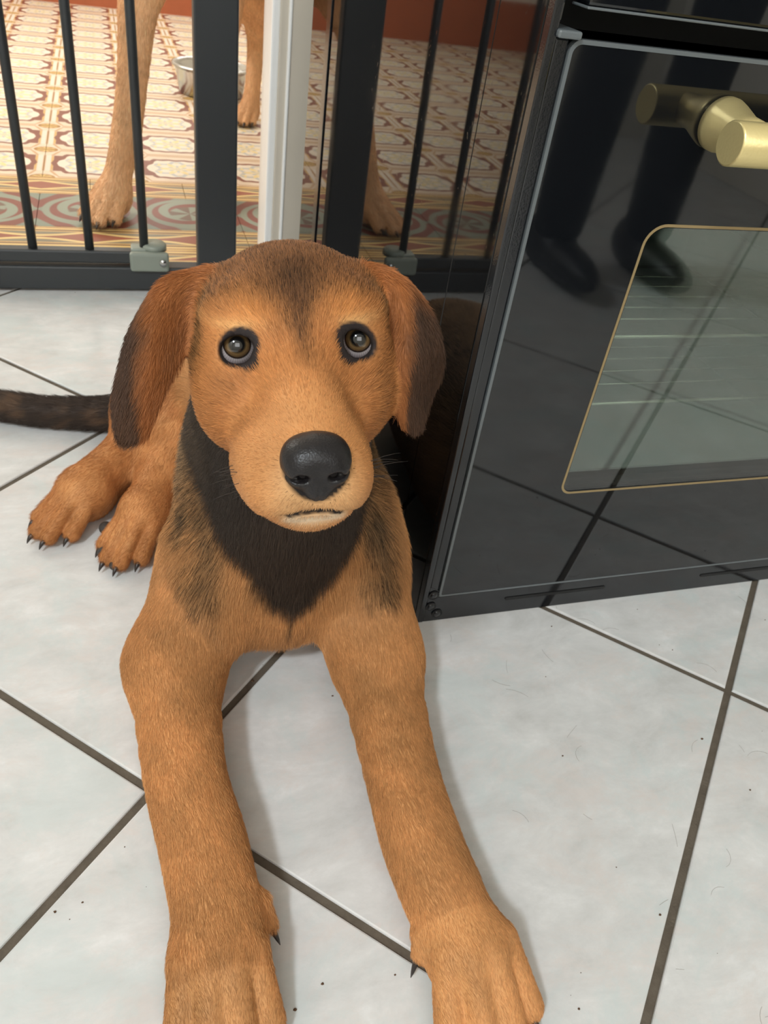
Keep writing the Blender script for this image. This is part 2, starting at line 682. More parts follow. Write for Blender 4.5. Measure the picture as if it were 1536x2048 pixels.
tag(box('threshold', (DX0, 0.9, -0.01), (DX1, 0.962, 0.0005), simple('ochre_threshold', (206, 170, 110), 0.4, wear=0.1)), kind='structure').name = 'trim_3'

# ---------------------------------------------------------------- safety gate
gate = tag(empty('safety_gate', (-0.5, 0.835, 0)), 'charcoal metal safety gate closing the doorway to the patterned floor', 'gate')
GO = Vector((-0.5, 0.835, 0))


def gpart(name, bm, mat=M_GATE, smooth=False, parent=None):
    bmesh.ops.translate(bm, verts=bm.verts, vec=-GO)
    return obj(name, bm, mat, parent or gate, smooth)


GY = 0.835
for name, lo, hi in (('frame_post', (-0.142, GY - 0.014, 0.006), (-0.077, GY + 0.014, 0.78)), ('frame_post', (-0.985, GY - 0.014, 0.006), (-0.925, GY + 0.014, 0.78)),
                     ('bottom_frame_rail', (-0.985, GY - 0.016, 0.004), (-0.077, GY + 0.016, 0.0435)),
                     ('door_bottom_rail', (-0.915, GY - 0.011, 0.0475), (-0.222, GY + 0.011, 0.0685)),
                     ('door_top_rail', (-0.915, GY - 0.011, 0.735), (-0.152, GY + 0.011, 0.76))):
    gpart(name, add_box(bmesh.new(), lo, hi, 0.003))
for k in range(8):
    x = -0.2285 - 0.0865 * k
    gpart('bar', add_tube(bmesh.new(), [(x, GY, 0.066), (x, GY, 0.738)], 0.0072, 14), smooth=True)
bm = bmesh.new()
add_box(bm, (-0.253, GY - 0.024, 0.0385), (-0.19, GY - 0.0105, 0.071), 0.005, 3)
lt = gpart('latch', bm, M_LATCH)
bm = bmesh.new()
add_lathe(bm, [(0.021, 0), (0.021, 0.008), (0.018, 0.011)], (-0.213, GY + 0.004, 0.0685), 'Z', 28)
add_box(bm, (-0.25, GY - 0.012, 0.066), (-0.205, GY + 0.016, 0.074), 0.003)
gpart('latch_cap', bm, M_LATCH, True, lt)
bm = bmesh.new()
add_lathe(bm, [(0.0062, -0.001), (0.0062, 0.002), (0.0045, 0.003)], (-0.2, GY - 0.0265, 0.056), 'Y', 20)
gpart('screw', bm, M_STEEL, True, lt)
for z in (0.025, 0.75):
    for xa, xb in ((-0.078, DX1 - 0.002), (DX0 + 0.002, -0.984)):
        bm = bmesh.new()
        add_tube(bm, [(xa, GY + 0.008, z), (xb, WY0 + 0.02, z)], 0.005, 12)
        gpart('wall_bolt', bm, M_STEEL, True)

# ---------------------------------------------------------------- steel bowl
bm = bmesh.new()
prof = [(0.085, 0.0), (0.1, 0.004), (0.112, 0.07), (0.118, 0.082), (0.122, 0.08), (0.123, 0.086), (0.114, 0.088), (0.106, 0.07), (0.092, 0.012), (0.02, 0.009)]
bowl = obj('food_bowl', add_lathe(bm, prof, (0, 0, 0), 'Z', 48), M_STEEL, None, True, (0.052, 2.36, 0.0005))
tag(bowl, 'round stainless steel bowl on the patterned floor behind the gate post', 'bowl')
#OVEN
# ---------------------------------------------------------------- oven standing against the wall
oven = tag(empty('oven', (0.2975, 0.34, 0)), 'black built-in oven with brass bar handle standing on the white tiles', 'oven')
OO = Vector((0.2975, 0.34, 0))
OW, OD, OH = 0.595, 0.685, 0.598


def opart(name, bm, mat, smooth=False, parent=None, label=None):
    bmesh.ops.translate(bm, verts=bm.verts, vec=-OO)
    o = obj(name, bm, mat, parent or oven, smooth)
    if label:
        o['label'] = label
    return o


def obox(name, lo, hi, mat, bevel=0.0, parent=None):
    return opart(name, add_box(bmesh.new(), lo, hi, bevel), mat, False, parent)


# glossy side panels, each folded from two sheets with a seam near the front
for x0, x1 in ((0.0, 0.004), (OW - 0.004, OW)):
    obox('side_panel', (x0, 0.0105, 0.006), (x1, 0.0835, OH), M_ENAMEL, 0.0012)
    obox('side_panel', (x0 + (0.0006 if x0 < 0.1 else -0.0006), 0.0843, 0.006), (x1 + (0.0006 if x0 < 0.1 else -0.0006), OD, OH), M_ENAMEL, 0.0012)
    obox('front_flange', (x0, 0.0, 0.0), (x1 + (0.002 if x0 < 0.1 else 0), 0.0098, OH), M_FRAME, 0.001)
obox('rear_flange', (-0.0012, 0.575, 0.006), (0.002, 0.596, OH), M_FRAME, 0.0006)
obox('back_panel', (0.004, OD - 0.006, 0.006), (OW - 0.004, OD, OH), M_FRAME)
obox('top_panel', (0.004, 0.0, OH - 0.004), (OW - 0.004, OD - 0.006, OH), M_FRAME)
obox('base_panel', (0.006, 0.03, 0.006), (OW - 0.006, OD - 0.006, 0.012), M_FRAME)
# inner shell that closes the gap behind the door edge
obox('inner_shell', (0.0062, 0.032, 0.012), (0.0118, OD - 0.01, OH - 0.006), M_DARK)
obox('inner_shell', (OW - 0.0118, 0.032, 0.012), (OW - 0.0062, OD - 0.01, OH - 0.006), M_DARK)
obox('recess_panel', (0.0118, 0.05, 0.5332), (OW - 0.0118, 0.056, OH - 0.006), M_DARK)
# columns beside the door, with a small lip at their top
for s in (0, 1):
    xa, xb = (0.0062, 0.0158) if s == 0 else (OW - 0.0158, OW - 0.0062)
    c = obox('front_column', (xa, 0.0008, 0.0435), (xb, 0.03, 0.5325), M_FRAME, 0.0012)
    obox('column_lip', (xa - 0.001, -0.004, 0.5327), (xb + 0.006 * (1 - s), 0.03, 0.5375), M_EDGE, 0.0014, c)
    obox('hinge_post', (xa, 0.012, 0.538), (xb - 0.002, 0.03, OH - 0.006), M_FRAME, 0.003, c)
# bottom strip with ventilation slots and screws in its corners
strip_out = [(0.0062, 0.0005), (OW - 0.0062, 0.0005), (OW - 0.0062, 0.036), (0.5785, 0.036), (0.5785, 0.0345), (0.0175, 0.0345), (0.0175, 0.0425), (0.0135, 0.046), (0.0062, 0.05)]
opart('bottom_strip', ring_plate(strip_out, None, 0.0006, 0.004), M_FRAME)
for xa in (0.0955, 0.2365 + 0.1075, 0.0955 + 0.373 + 0.0):
    w = 0.122 if xa < 0.3 else 0.11
    if xa > 0.4:
        continue
    opart('vent_slot', ring_plate(rounded_rect(xa, 0.0187, xa + w, 0.0228, (0.002,) * 4, 5), None, -0.0001, 0.0007), M_SLOT)
for x, z in ((0.0114, 0.0385), (0.0108, 0.0225), (0.0195, 0.011), (OW - 0.0114, 0.0385), (OW - 0.0108, 0.0225)):
    bm = bmesh.new()
    add_lathe(bm, [(0.0058, 0.0), (0.0058, 0.0012), (0.0048, 0.0012)], (x, -0.0006, z), 'Y', 22)
    sc = opart('screw_hole', bm, M_SLOT, False)
    bm = bmesh.new()
    add_lathe(bm, [(0.001, -0.0012), (0.0034, -0.0009), (0.004, 0.0), (0.004, 0.0008)], (x, -0.0004, z), 'Y', 18)
    opart('screw', bm, M_FRAME, True, sc)
# control panel above the door
bm = add_box(bmesh.new(), (0.0205, -0.004, 0.5515), (OW - 0.0205, 0.02, OH - 0.0045), 0.002)
opart('control_panel', bm, M_GLASS)
obox('panel_edge', (0.0203, -0.0045, 0.5497), (OW - 0.0203, 0.018, 0.5513), M_EDGE, 0.0006)
# door: front glass with a cut-out for the window
DXL, DXR, DZB, DZT = 0.018, 0.577, 0.0372, 0.5318
door = opart('oven_door', ring_plate(rounded_rect(DXL, DZB, DXR, DZT, (0.0015, 0.0015, 0.007, 0.007)),
                                     rounded_rect(0.1215, 0.1622, 0.4735, 0.4165, (0.009, 0.009, 0.0145, 0.0145)), 0.0, 0.0045), M_GLASS)
eo = rounded_rect(DXL - 0.0012, DZB - 0.0012, DXR + 0.0012, DZT + 0.0012, (0.002, 0.002, 0.008, 0.008))
ei = rounded_rect(DXL + 0.0014, DZB + 0.001, DXR - 0.0014, DZT - 0.0014, (0.0015, 0.0015, 0.0062, 0.0062))
opart('glass_edge', ring_plate(eo, ei, -0.0004, 0.0048), M_EDGE, False, door)
go = rounded_rect(0.1186, 0.1593, 0.4764, 0.4194, (0.0118, 0.0118, 0.0172, 0.0172))
gi = rounded_rect(0.1208, 0.1615, 0.4742, 0.4172, (0.0098, 0.0098, 0.0152, 0.0152))
opart('gold_window_line', ring_plate(go, gi, -0.0003, 0.0003), M_GOLDLINE, False, door)
opart('window_pane', ring_plate(rounded_rect(0.1213, 0.162, 0.4737, 0.4167, (0.009, 0.009, 0.0145, 0.0145)), None, 0.0006, 0.0009), M_PANE, False, door)
opart('inner_pane', ring_plate(rounded_rect(0.1, 0.145, 0.495, 0.44, (0.004,) * 4), None, 0.0150, 0.0153), M_PANE2, False, door)
opart('door_liner', ring_plate(rounded_rect(0.0186, 0.0385, 0.5764, 0.531, (0.002,) * 4), rounded_rect(0.118, 0.166, 0.477, 0.42, (0.01,) * 4), 0.0049, 0.028), M_DARK, False, door)
# cavity behind the window
for lo, hi in (((0.075, 0.034, 0.12), (0.079, 0.44, 0.46)), ((0.516, 0.034, 0.12), (0.52, 0.44, 0.46)), ((0.079, 0.436, 0.12), (0.516, 0.44, 0.46)),
               ((0.079, 0.034, 0.12), (0.516, 0.436, 0.124)), ((0.079, 0.034, 0.456), (0.516, 0.436, 0.46))):
    obox('cavity_wall', lo, hi, M_CAVITY)
for zr in (0.299, 0.2275):
    bm = bmesh.new()
    for k in range(5):
        y = 0.088 + k * 0.026
        add_tube(bm, [(0.08, y, zr), (0.515, y, zr)], 0.0011, 6)
    for y, r in ((0.052, 0.0024), (0.4, 0.0024)):
        add_tube(bm, [(0.08, y, zr), (0.515, y, zr)], r, 8)
    for x in (0.085, 0.51):
        add_tube(bm, [(x, 0.052, zr - 0.002), (x, 0.4, zr - 0.002)], 0.0022, 8)
    opart('wire_rack', bm, M_WIRE, True)
# brass handle: bar on two flared posts
hb = bmesh.new()
HYB, HZB = -0.053, 0.4906
add_lathe(hb, [(0.0128, 0.0), (0.0140, 0.0012), (0.0140, 0.595 - 2 * 0.1200 - 0.0012), (0.0128, 0.595 - 2 * 0.1200)], (0.1200, HYB, HZB), 'X', 48)
handle = opart('handle', hb, M_BRASS, True)
handle.data.polygons.foreach_set('use_smooth', [len(p.vertices) == 4 for p in handle.data.polygons])
for x in (0.1495, OW - 0.1495):
    pb = bmesh.new()
    add_lathe(pb, [(0.0182, -0.001), (0.0182, -0.006), (0.0168, -0.012), (0.0122, -0.028), (0.0108, -0.050)], (x, 0.0, HZB + 0.001), 'Y', 48)
    bmesh.ops.recalc_face_normals(pb, faces=pb.faces)
    p = opart('handle_post', pb, M_BRASS, True, handle)
#DOG
# ---------------------------------------------------------------- signed-distance modelling of the dogs
class P:
    """one primitive: f(points) -> distance; bounding sphere; hair flow; group"""

    def __init__(s, f, c, rad, k=0.02, flow=(0, 1, 0), grp='body', sub=False):
        s.f, s.c, s.rad, s.k, s.grp, s.sub = f, np.array(c, float), rad, k, grp, sub
        fl = np.array(flow, float)
        s.flow = fl / (np.linalg.norm(fl) + 1e-9)


def ell(c, r, R=None, **kw):
    c, r = np.array(c, float), np.array(r, float)

    def f(p):
        q = p - c
        if R is not None:
            q = q @ R
        k0 = np.linalg.norm(q / r, axis=1)
        k1 = np.linalg.norm(q / (r * r), axis=1) + 1e-9
        return k0 * (k0 - 1.0) / k1
    return P(f, c, r.max(), **kw)


def cone(a, b, ra, rb, **kw):
    a, b = np.array(a, float), np.array(b, float)
    ba = b - a
    L2 = ba @ ba

    def f(p):
        t = np.clip((p - a) @ ba / L2, 0, 1)
        return np.linalg.norm(p - a - t[:, None] * ba, axis=1) - (ra + (rb - ra) * t)
    kw.setdefault('flow', ba)
    return P(f, (a + b) / 2, math.sqrt(L2) / 2 + max(ra, rb), **kw)


def chain(pts, rads, **kw):
    """one smooth tapering limb through the points"""
    g = crom(np.column_stack([np.array(pts, float), rads]), 5 * (len(pts) - 1) + 1) if len(pts) > 2 else np.column_stack([np.array(pts, float), rads])
    segs = [cone(g[i, :3], g[i + 1, :3], g[i, 3], g[i + 1, 3]) for i in range(len(g) - 1)]

    def make(ss):
        def f(p):
            d = ss[0].f(p)
            for q in ss[1:]:
                e = q.f(p)
                h = np.maximum(.003 - np.abs(d - e), 0) / .003
                d = np.minimum(d, e) - h * h * .00075
            return d
        return f
    c = g[:, :3].mean(0)
    rad = (np.linalg.norm(g[:, :3] - c, axis=1) + g[:, 3]).max()
    pr = P(make(segs), c, rad, **kw)
    pr.segs = segs
    return [pr]


def crom(a, n):
    """Catmull-Rom along axis 0"""
    a = np.asarray(a, float)
    m = len(a)
    out = []
    for u in np.linspace(0, m - 1, n):
        i = min(int(u), m - 2)
        t = u - i
        p0, p1, p2, p3 = a[max(i - 1, 0)], a[i], a[i + 1], a[min(i + 2, m - 1)]
        out.append(0.5 * (2 * p1 + (p2 - p0) * t + (2 * p0 - 5 * p1 + 4 * p2 - p3) * t * t + (3 * p1 - p0 - 3 * p2 + p3) * t ** 3))
    return np.array(out)


def sheet(rows, r0, r1, nu=56, nv=30, **kw):
    g = crom(np.array(rows, float), nu)                  # nu x cols x 3
    g = np.swapaxes(crom(np.swapaxes(g, 0, 1), nv), 0, 1)  # nu x nv x 3
    pts = g.reshape(-1, 3)
    rad = np.repeat(np.linspace(r0, r1, nu), nv)
    c = pts.mean(0)
    bound = np.linalg.norm(pts - c, axis=1).max() + r0

    def f(p):
        out = np.full(len(p), 1.0)
        near = np.where(np.linalg.norm(p - c, axis=1) < bound + 0.03)[0]
        for s0 in range(0, len(near), 4000):
            q = near[s0:s0 + 4000]
            d2 = (p[q] ** 2).sum(1)[:, None] + (pts ** 2).sum(1)[None] - 2 * p[q] @ pts.T
            j = d2.argmin(1)
            out[q] = np.sqrt(np.maximum(d2[np.arange(len(q)), j], 0)) - rad[j]
        far = np.ones(len(p), bool)
        far[near] = False
        out[far] = np.linalg.norm(p[far] - c, axis=1) - bound + 0.02
        return out
    kw.setdefault('flow', g[-1].mean(0) - g[0].mean(0))
    pr = P(f, c, bound, **kw)
    pr.grid = g
    return pr


def field(prims, p):
    d = np.full(len(p), 1.0)
    for q in prims:
        e = q.f(p)
        if q.sub:
            e = -e
            h = np.maximum(q.k - np.abs(d - e), 0) / q.k
            d = np.maximum(d, e) + h * h * q.k * 0.25
        else:
            h = np.maximum(q.k - np.abs(d - e), 0) / q.k
            d = np.minimum(d, e) - h * h * q.k * 0.25
    return d


def sdf_mesh(prims, lo, hi, h, B=20):
    lo, hi = np.array(lo, float), np.array(hi, float)
    nb = np.ceil((hi - lo) / h / B).astype(int)
    n = nb * B
    G = np.full(n, 1.0, np.float32)
    bi = np.stack(np.meshgrid(*[np.arange(k) for k in nb], indexing='ij'), -1).reshape(-1, 3)
    cen = lo + (bi * B + (B - 1) / 2) * h
    dc = field(prims, cen)
    hd = B * h * 0.5 * math.sqrt(3)
    loc = np.stack(np.meshgrid(*[np.arange(B)] * 3, indexing='ij'), -1).reshape(-1, 3)
    for b, c, d in zip(bi, cen, dc):
        if abs(d) > hd * 1.5 + 0.012:
            if d < 0:
                G[b[0] * B:(b[0] + 1) * B, b[1] * B:(b[1] + 1) * B, b[2] * B:(b[2] + 1) * B] = -1
            continue
        near = [q for q in prims if np.linalg.norm(q.c - c) - q.rad < hd + 0.03]
        v = field(near, lo + (loc + b * B) * h) if near else np.full(B ** 3, 1.0)
        G[b[0] * B:(b[0] + 1) * B, b[1] * B:(b[1] + 1) * B, b[2] * B:(b[2] + 1) * B] = v.reshape(B, B, B)
    ins = G < 0
    cnt = np.zeros(n - 1, np.int8)
    for dx in (0, 1):
        for dy in (0, 1):
            for dz in (0, 1):
                cnt += ins[dx:n[0] - 1 + dx, dy:n[1] - 1 + dy, dz:n[2] - 1 + dz]
    cells = np.argwhere((cnt > 0) & (cnt < 8))
    idx = np.full(n - 1, -1, np.int32)
    idx[tuple(cells.T)] = np.arange(len(cells))
    corners = np.array([[x, y, z] for x in (0, 1) for y in (0, 1) for z in (0, 1)])
    vals = np.stack([G[tuple((cells + c).T)] for c in corners], 1)
    acc = np.zeros((len(cells), 3))
    num = np.zeros(len(cells))
    for a in range(8):
        for b in range(a + 1, 8):
            if np.abs(corners[a] - corners[b]).sum() != 1:
                continue
            va, vb = vals[:, a], vals[:, b]
            m = (va < 0) != (vb < 0)
            t = va[m] / (va[m] - vb[m])
            acc[m] += corners[a] + t[:, None] * (corners[b] - corners[a])
            num[m] += 1
    V = lo + (cells + acc / num[:, None]) * h
    F = []
    for ax in range(3):
        sl0 = [slice(None)] * 3
        sl1 = [slice(None)] * 3
        sl0[ax], sl1[ax] = slice(0, -1), slice(1, None)
        e = np.argwhere(ins[tuple(sl0)] != ins[tuple(sl1)])
        o1, o2 = (ax + 1) % 3, (ax + 2) % 3
        e = e[(e[:, o1] > 0) & (e[:, o2] > 0) & (e[:, o1] < n[o1] - 1) & (e[:, o2] < n[o2] - 1)]
        flip = ~ins[tuple(e.T)]
        qs = []
        for d1, d2 in ((-1, -1), (0, -1), (0, 0), (-1, 0)):
            c = e.copy()
            c[:, o1] += d1
            c[:, o2] += d2
            qs.append(idx[tuple(c.T)])
        q = np.stack(qs, 1)
        q[flip] = q[flip][:, ::-1]
        F.append(q)
    F = np.concatenate(F)
    F = F[(F >= 0).all(1)]
    return V, F


def np_mesh(name, V, F, mat, parent=None, smooth=True):
    me = bpy.data.meshes.new(name)
    me.vertices.add(len(V))
    me.vertices.foreach_set('co', np.ascontiguousarray(V, np.float32).ravel())
    k = F.shape[1]
    me.loops.add(F.size)
    me.loops.foreach_set('vertex_index', np.ascontiguousarray(F, np.int32).ravel())
    me.polygons.add(len(F))
    me.polygons.foreach_set('loop_start', np.arange(0, F.size, k, dtype=np.int32))
    me.update(calc_edges=True)
    me.validate()
    if smooth:
        me.polygons.foreach_set('use_smooth', np.ones(len(me.polygons), bool))
    return link_mesh(name, me, mat, parent)


def vcolor(o, name, rgb):
    a = o.data.attributes.new(name, 'FLOAT_COLOR', 'POINT')
    c = np.ones((len(rgb), 4), np.float32)
    c[:, :3] = rgb
    a.data.foreach_set('color', c.ravel())


def vnormals(V, F):
    a, b, c, d = (V[F[:, i]] for i in range(4))
    fn = np.cross(c - a, d - b)
    N = np.zeros_like(V)
    for i in range(4):
        np.add.at(N, F[:, i], fn)
    return N / (np.linalg.norm(N, axis=1)[:, None] + 1e-12)


def mat_attr(name, attr, rough, spec=0.3, sss=0.0, bump=0.0, bs=300):
    n = NT(name)
    a = n.node('ShaderNodeAttribute', attribute_name=attr)
    n.set(color=a.outputs['Color'], rough=rough, spec=spec)
    if bump:
        n.bump(n.noise(bs, 3, 0.6), bump)
    return n.m


def smooth01(x, a, b):
    t = np.clip((x - a) / (b - a), 0, 1)
    return t * t * (3 - 2 * t)


def vnoise(p, s, seed=0):
    """cheap smooth noise from a sum of sines"""
    r = np.random.default_rng(seed)
    out = np.zeros(len(p))
    for k in range(7):
        w = r.normal(size=3) * s
        out += np.sin(p @ w + r.uniform(0, 6.28))
    return out / 7 ** 0.5 * 0.7


def paw_prims(c, fwd, w, h, length, grp, curl=0.0, spread=1.0):
    """four-toed paw: c centre of the foot on the floor plan at height c[2]; fwd unit xy; returns prims and toe tips"""
    f = np.array([fwd[0], fwd[1], 0.0])
    f /= np.linalg.norm(f)
    s = np.array([f[1], -f[0], 0.0])
    R = np.stack([s, f, [0, 0, 1]], 1)
    pr = [ell(np.array(c) + f * -0.1 * length, (w * 0.425, length * 0.38, h), R, k=0.018, flow=f, grp=grp)]
    tips = []
    for i, (u, l) in enumerate(((-1.45, -0.12), (-0.5, 0.10), (0.5, 0.10), (1.45, -0.12))):
        fd = f + s * u * 0.06
        fd /= np.linalg.norm(fd)
        a = np.array(c) + s * u * w * 0.180 * spread + f * (-0.02 + l * .5) * length
        b = np.array(c) + s * u * w * 0.252 * spread + f * (0.56 + l) * length
        a[2] = c[2] + h - w * 0.165 - (.006 if abs(u) > 1 else 0)
        b[2] = max(c[2] * 0.48, w * 0.125 + .001)
        pr.append(cone(a, b, w * 0.142, w * 0.136, k=0.0028, flow=f, grp=grp))
        tips.append((b + fd * w * 0.105 + np.array([0, 0, -0.001]), fd))
    return pr, tips


def claw_mesh(tip, fd, length=0.013, r=0.0035, drop=0.6):
    bm = bmesh.new()
    pts, rad = [], []
    for t in np.linspace(0, 1, 6):
        pts.append(np.array(tip) + np.array(fd) * length * t + np.array([0, 0, -length * drop * t * t]))
        rad.append(r * (1 - t) ** 0.7 + 0.0003)
    return add_tube(bm, pts, rad, 10)


M_CLAW = simple('dark_claw_horn', (44, 36, 32), 0.35, spec=0.5)
M_PAD = simple('dark_paw_pad', (58, 52, 48), 0.7, bump=0.3, bscale=400)

# ------------------------------------------------ puppy: head frame from the two eyes and the nose
E_L, E_R, NOSE = at(474, 691, .452), at(716, 679, .458), at(633, 936, .372)
EM = (E_L + E_R) / 2
hx = (E_R - E_L) / np.linalg.norm(E_R - E_L)
dv = NOSE - EM
dv = dv - hx * (dv @ hx)
ang = math.radians(-19)
dn = dv / np.linalg.norm(dv)
up0 = np.cross(dn, hx)
hf = dn * math.cos(-ang) + up0 * math.sin(-ang)
hu = np.cross(hf, hx)
HR = np.stack([hx, hf, hu], 1)          # local (right in the photograph, forward, up) -> room


def HW(x, y, z):
    return EM + HR @ (np.array([x, y, z], float) / 100)


def hrot(yaw=0, pitch=0, roll=0):
    a, b, c = (math.radians(q) for q in (yaw, pitch, roll))
    Rz = np.array([[math.cos(a), -math.sin(a), 0], [math.sin(a), math.cos(a), 0], [0, 0, 1]])
    Rx = np.array([[1, 0, 0], [0, math.cos(b), -math.sin(b)], [0, math.sin(b), math.cos(b)]])
    Ry = np.array([[math.cos(c), 0, math.sin(c)], [0, 1, 0], [-math.sin(c), 0, math.cos(c)]])
    return HR @ Rz @ Rx @ Ry


def hell(c, r, yaw=0, pitch=0, roll=0, k=0.015, **kw):
    return ell(HW(*c), np.array(r) / 100, hrot(yaw, pitch, roll), k=k, grp=kw.pop('grp', 'head'), **kw)


def hcone(a, b, ra, rb, k=0.015, **kw):
    return cone(HW(*a), HW(*b), ra / 100, rb / 100, k=k, grp='head', **kw)


gaze = []
ECEN = []
for E, sx in ((E_L, -1), (E_R, 1)):
    g = CC - E
    g = g / np.linalg.norm(g)
    gaze.append(g)
    ECEN.append(E - g * (0.0110 if sx < 0 else 0.0088))
ER = 0.0122
head = [
    hell((0.1, -4.8, -0.2), (5.6, 6.0, 4.9)),
    hell((3.3, -2.0, -3.2), (2.4, 4.0, 3.4)), hell((-3.7, -2.0, -3.2), (2.4, 4.0, 3.4)),
    hell((2.7, -1.6, 1.4), (2.3, 1.9, 1.4)), hell((-2.7, -1.6, 1.4), (2.3, 1.9, 1.4)),
    hcone((0, -1.6, -1.5), (-.2, 7.4, -4.0), 2.7, 1.85, k=0.02),
    hell((1.25, 4.6, -5.4), (2.0, 4.3, 2.3), yaw=5), hell((-2.3, 4.6, -5.4), (2.0, 4.3, 2.3), yaw=-5),
    hell((0.75, 7.1, -5.3), (1.5, 1.45, 1.25)), hell((-1.35, 7.1, -5.3), (1.5, 1.45, 1.25)),
    hcone((-.2, -2.5, -6.0), (-.4, 5.2, -7.1), 2.7, 1.7),
    hell((-.35, 6.7, -7.15), (1.65, 1.25, 0.8), k=0.008),
]
# mouth line
mouth = [(-3.5, 0, -7.5), (-2.7, 0, -6.95), (-1.9, 0, -6.48), (-1.1, 0, -6.27), (-.35, 0, -6.26), (.4, 0, -6.33), (1.2, 0, -6.55), (2.0, 0, -6.95), (2.8, 0, -7.5)]
mw = []
for m in mouth:
    p0 = np.array([HW(m[0] * (1 + .03 * k), 12 - .05 * k * 1.0, m[2]) for k in range(1)] + [HW(m[0], 12 - .02 * k, m[2]) for k in range(450)])
    dd = field(head, p0)
    j = np.argmax(dd < 0) if (dd < 0).any() else len(dd) - 1
    mw.append(p0[j])
mw = np.array(mw)
for a, b in zip(mw, mw[1:]):
    head.append(P(cone(a, b, 0.0021, 0.0021).f, (a + b) / 2, 0.025, k=0.002, grp='head', sub=True))
# lids and eye openings
for c, g, sx in zip(ECEN, gaze, (-1, 1)):
    head.append(P(ell(c, (0.0146,) * 3).f, c, 0.0146, k=0.010, grp='head', flow=-hf))
for c, g, sx in zip(ECEN, gaze, (-1, 1)):
    o = g * 0.93 - hu * 0.20 + hx * (0.10 if sx < 0 else -0.24)
    o /= np.linalg.norm(o)
    xr = np.cross(o, hu)
    xr /= np.linalg.norm(xr)
    ur = np.cross(xr, o)
    tilt = math.radians(14) * sx
    xr2 = xr * math.cos(tilt) + ur * math.sin(tilt)
    ur2 = -xr * math.sin(tilt) + ur * math.cos(tilt)
    R = np.stack([xr2, o, ur2], 1)
    head.append(P(ell(c + o * 0.0125, (0.0108, 0.0085, 0.0087), R).f, c, 0.03, k=0.0035, grp='head', sub=True))
    head.append(P(ell(c, (0.0118,) * 3).f, c, 0.0118, k=0.001, grp='head', sub=True))
# ears: folded leaves given by their rows from root to tip
earL = [[at(436, 566, .486), at(416, 556, .497), at(388, 560, .515)],
        [at(394, 600, .487), at(345, 572, .490), at(330, 590, .520)],
        [at(357, 690, .488), at(300, 650, .476), at(275, 668, .508)],
        [at(324, 765, .480), at(280, 745, .474), at(250, 750, .500)],
        [at(303, 815, .482), at(266, 812, .476), at(238, 815, .492)],
        [at(284, 868, .484), at(262, 876, .481), at(246, 868, .486)]]
earR = [[at(726, 552, .492), at(750, 548, .505), at(772, 556, .525)],
        [at(780, 590, .492), at(800, 576, .495), at(830, 605, .530)],
        [at(800, 650, .488), at(818, 645, .487), at(860, 655, .533)],
        [at(811, 720, .480), at(832, 718, .486), at(874, 730, .536)],
        [at(806, 785, .482), at(822, 790, .487), at(848, 800, .520)],
        [at(812, 838, .486), at(824, 848, .488), at(832, 846, .496)]]
ears = [sheet(earL, 0.0050, 0.0036, k=0.008, grp='ear'), sheet(earR, 0.0050, 0.0036, k=0.008, grp='ear')]

D = lambda *a: np.array(a, float)
body = [
    ell((-.116, .165, .110), (.090, .175, .102), k=.04, flow=(0, 1, -.25)),
    ell((-.126, .30, .095), (.080, .13, .088), k=.04, flow=(0, 1, -.3)),
    ell((-.150, .365, .092), (.088, .10, .088), k=.04, flow=(-.2, 1, -.3)),
    ell((-.142, .035, .112), (.084, .085, .098), k=.04, flow=(0, .25, -1)),
    ell((-.153, -.012, .075), (.052, .040, .052), k=.03, flow=(0, .1, -1)),
    ell((-.206, .015, .098), (.036, .066, .082), k=.03, flow=(-.1, .2, -1)),
    ell((-.074, .010, .105), (.036, .070, .085), k=.03, flow=(.1, .2, -1)),
    cone(HW(0, -6.5, -4), (-.147, .07, .175), .054, .080, k=.03, flow=(0, .7, -.8), grp='neck'),
    cone(HW(0, -2.5, -6.0), (-.148, .005, .135), .036, .064, k=.03, flow=(0, .15, -1), grp='neck'),
]
WL, WRt = atz(408, 1700, .034), atz(848, 1690, .034)
legs = []
legs += chain([(-.214, .02, .085), (-.248, -.05, .046)], [.042, .036], k=.03, grp='foreleg')
legs += chain([(-.248, -.05, .043), (-.249, -.150, .036), (-.241, -.215, .033), (-.237, -.262, .032)], [.0370, .0300, .0296, .0285], k=.03, grp='foreleg')
legs += chain([(-.076, .01, .09), (-.071, -.07, .046)], [.045, .036], k=.03, grp='foreleg')
legs += chain([(-.071, -.07, .044), (-.080, -.180, .036), (-.082, -.245, .033), (-.0785, -.292, .032)], [.0365, .0290, .0288, .0278], k=.03, grp='foreleg')
TIPS = []
p1, tp = paw_prims((-.2395, -.300, .0285), (-.02, -1), .077, .029, .072, 'foreleg')
legs += p1
TIPS += tp
p1, tp = paw_prims((-.0715, -.334, .0285), (.06, -1), .078, .029, .072, 'foreleg')
legs += p1
TIPS += tp
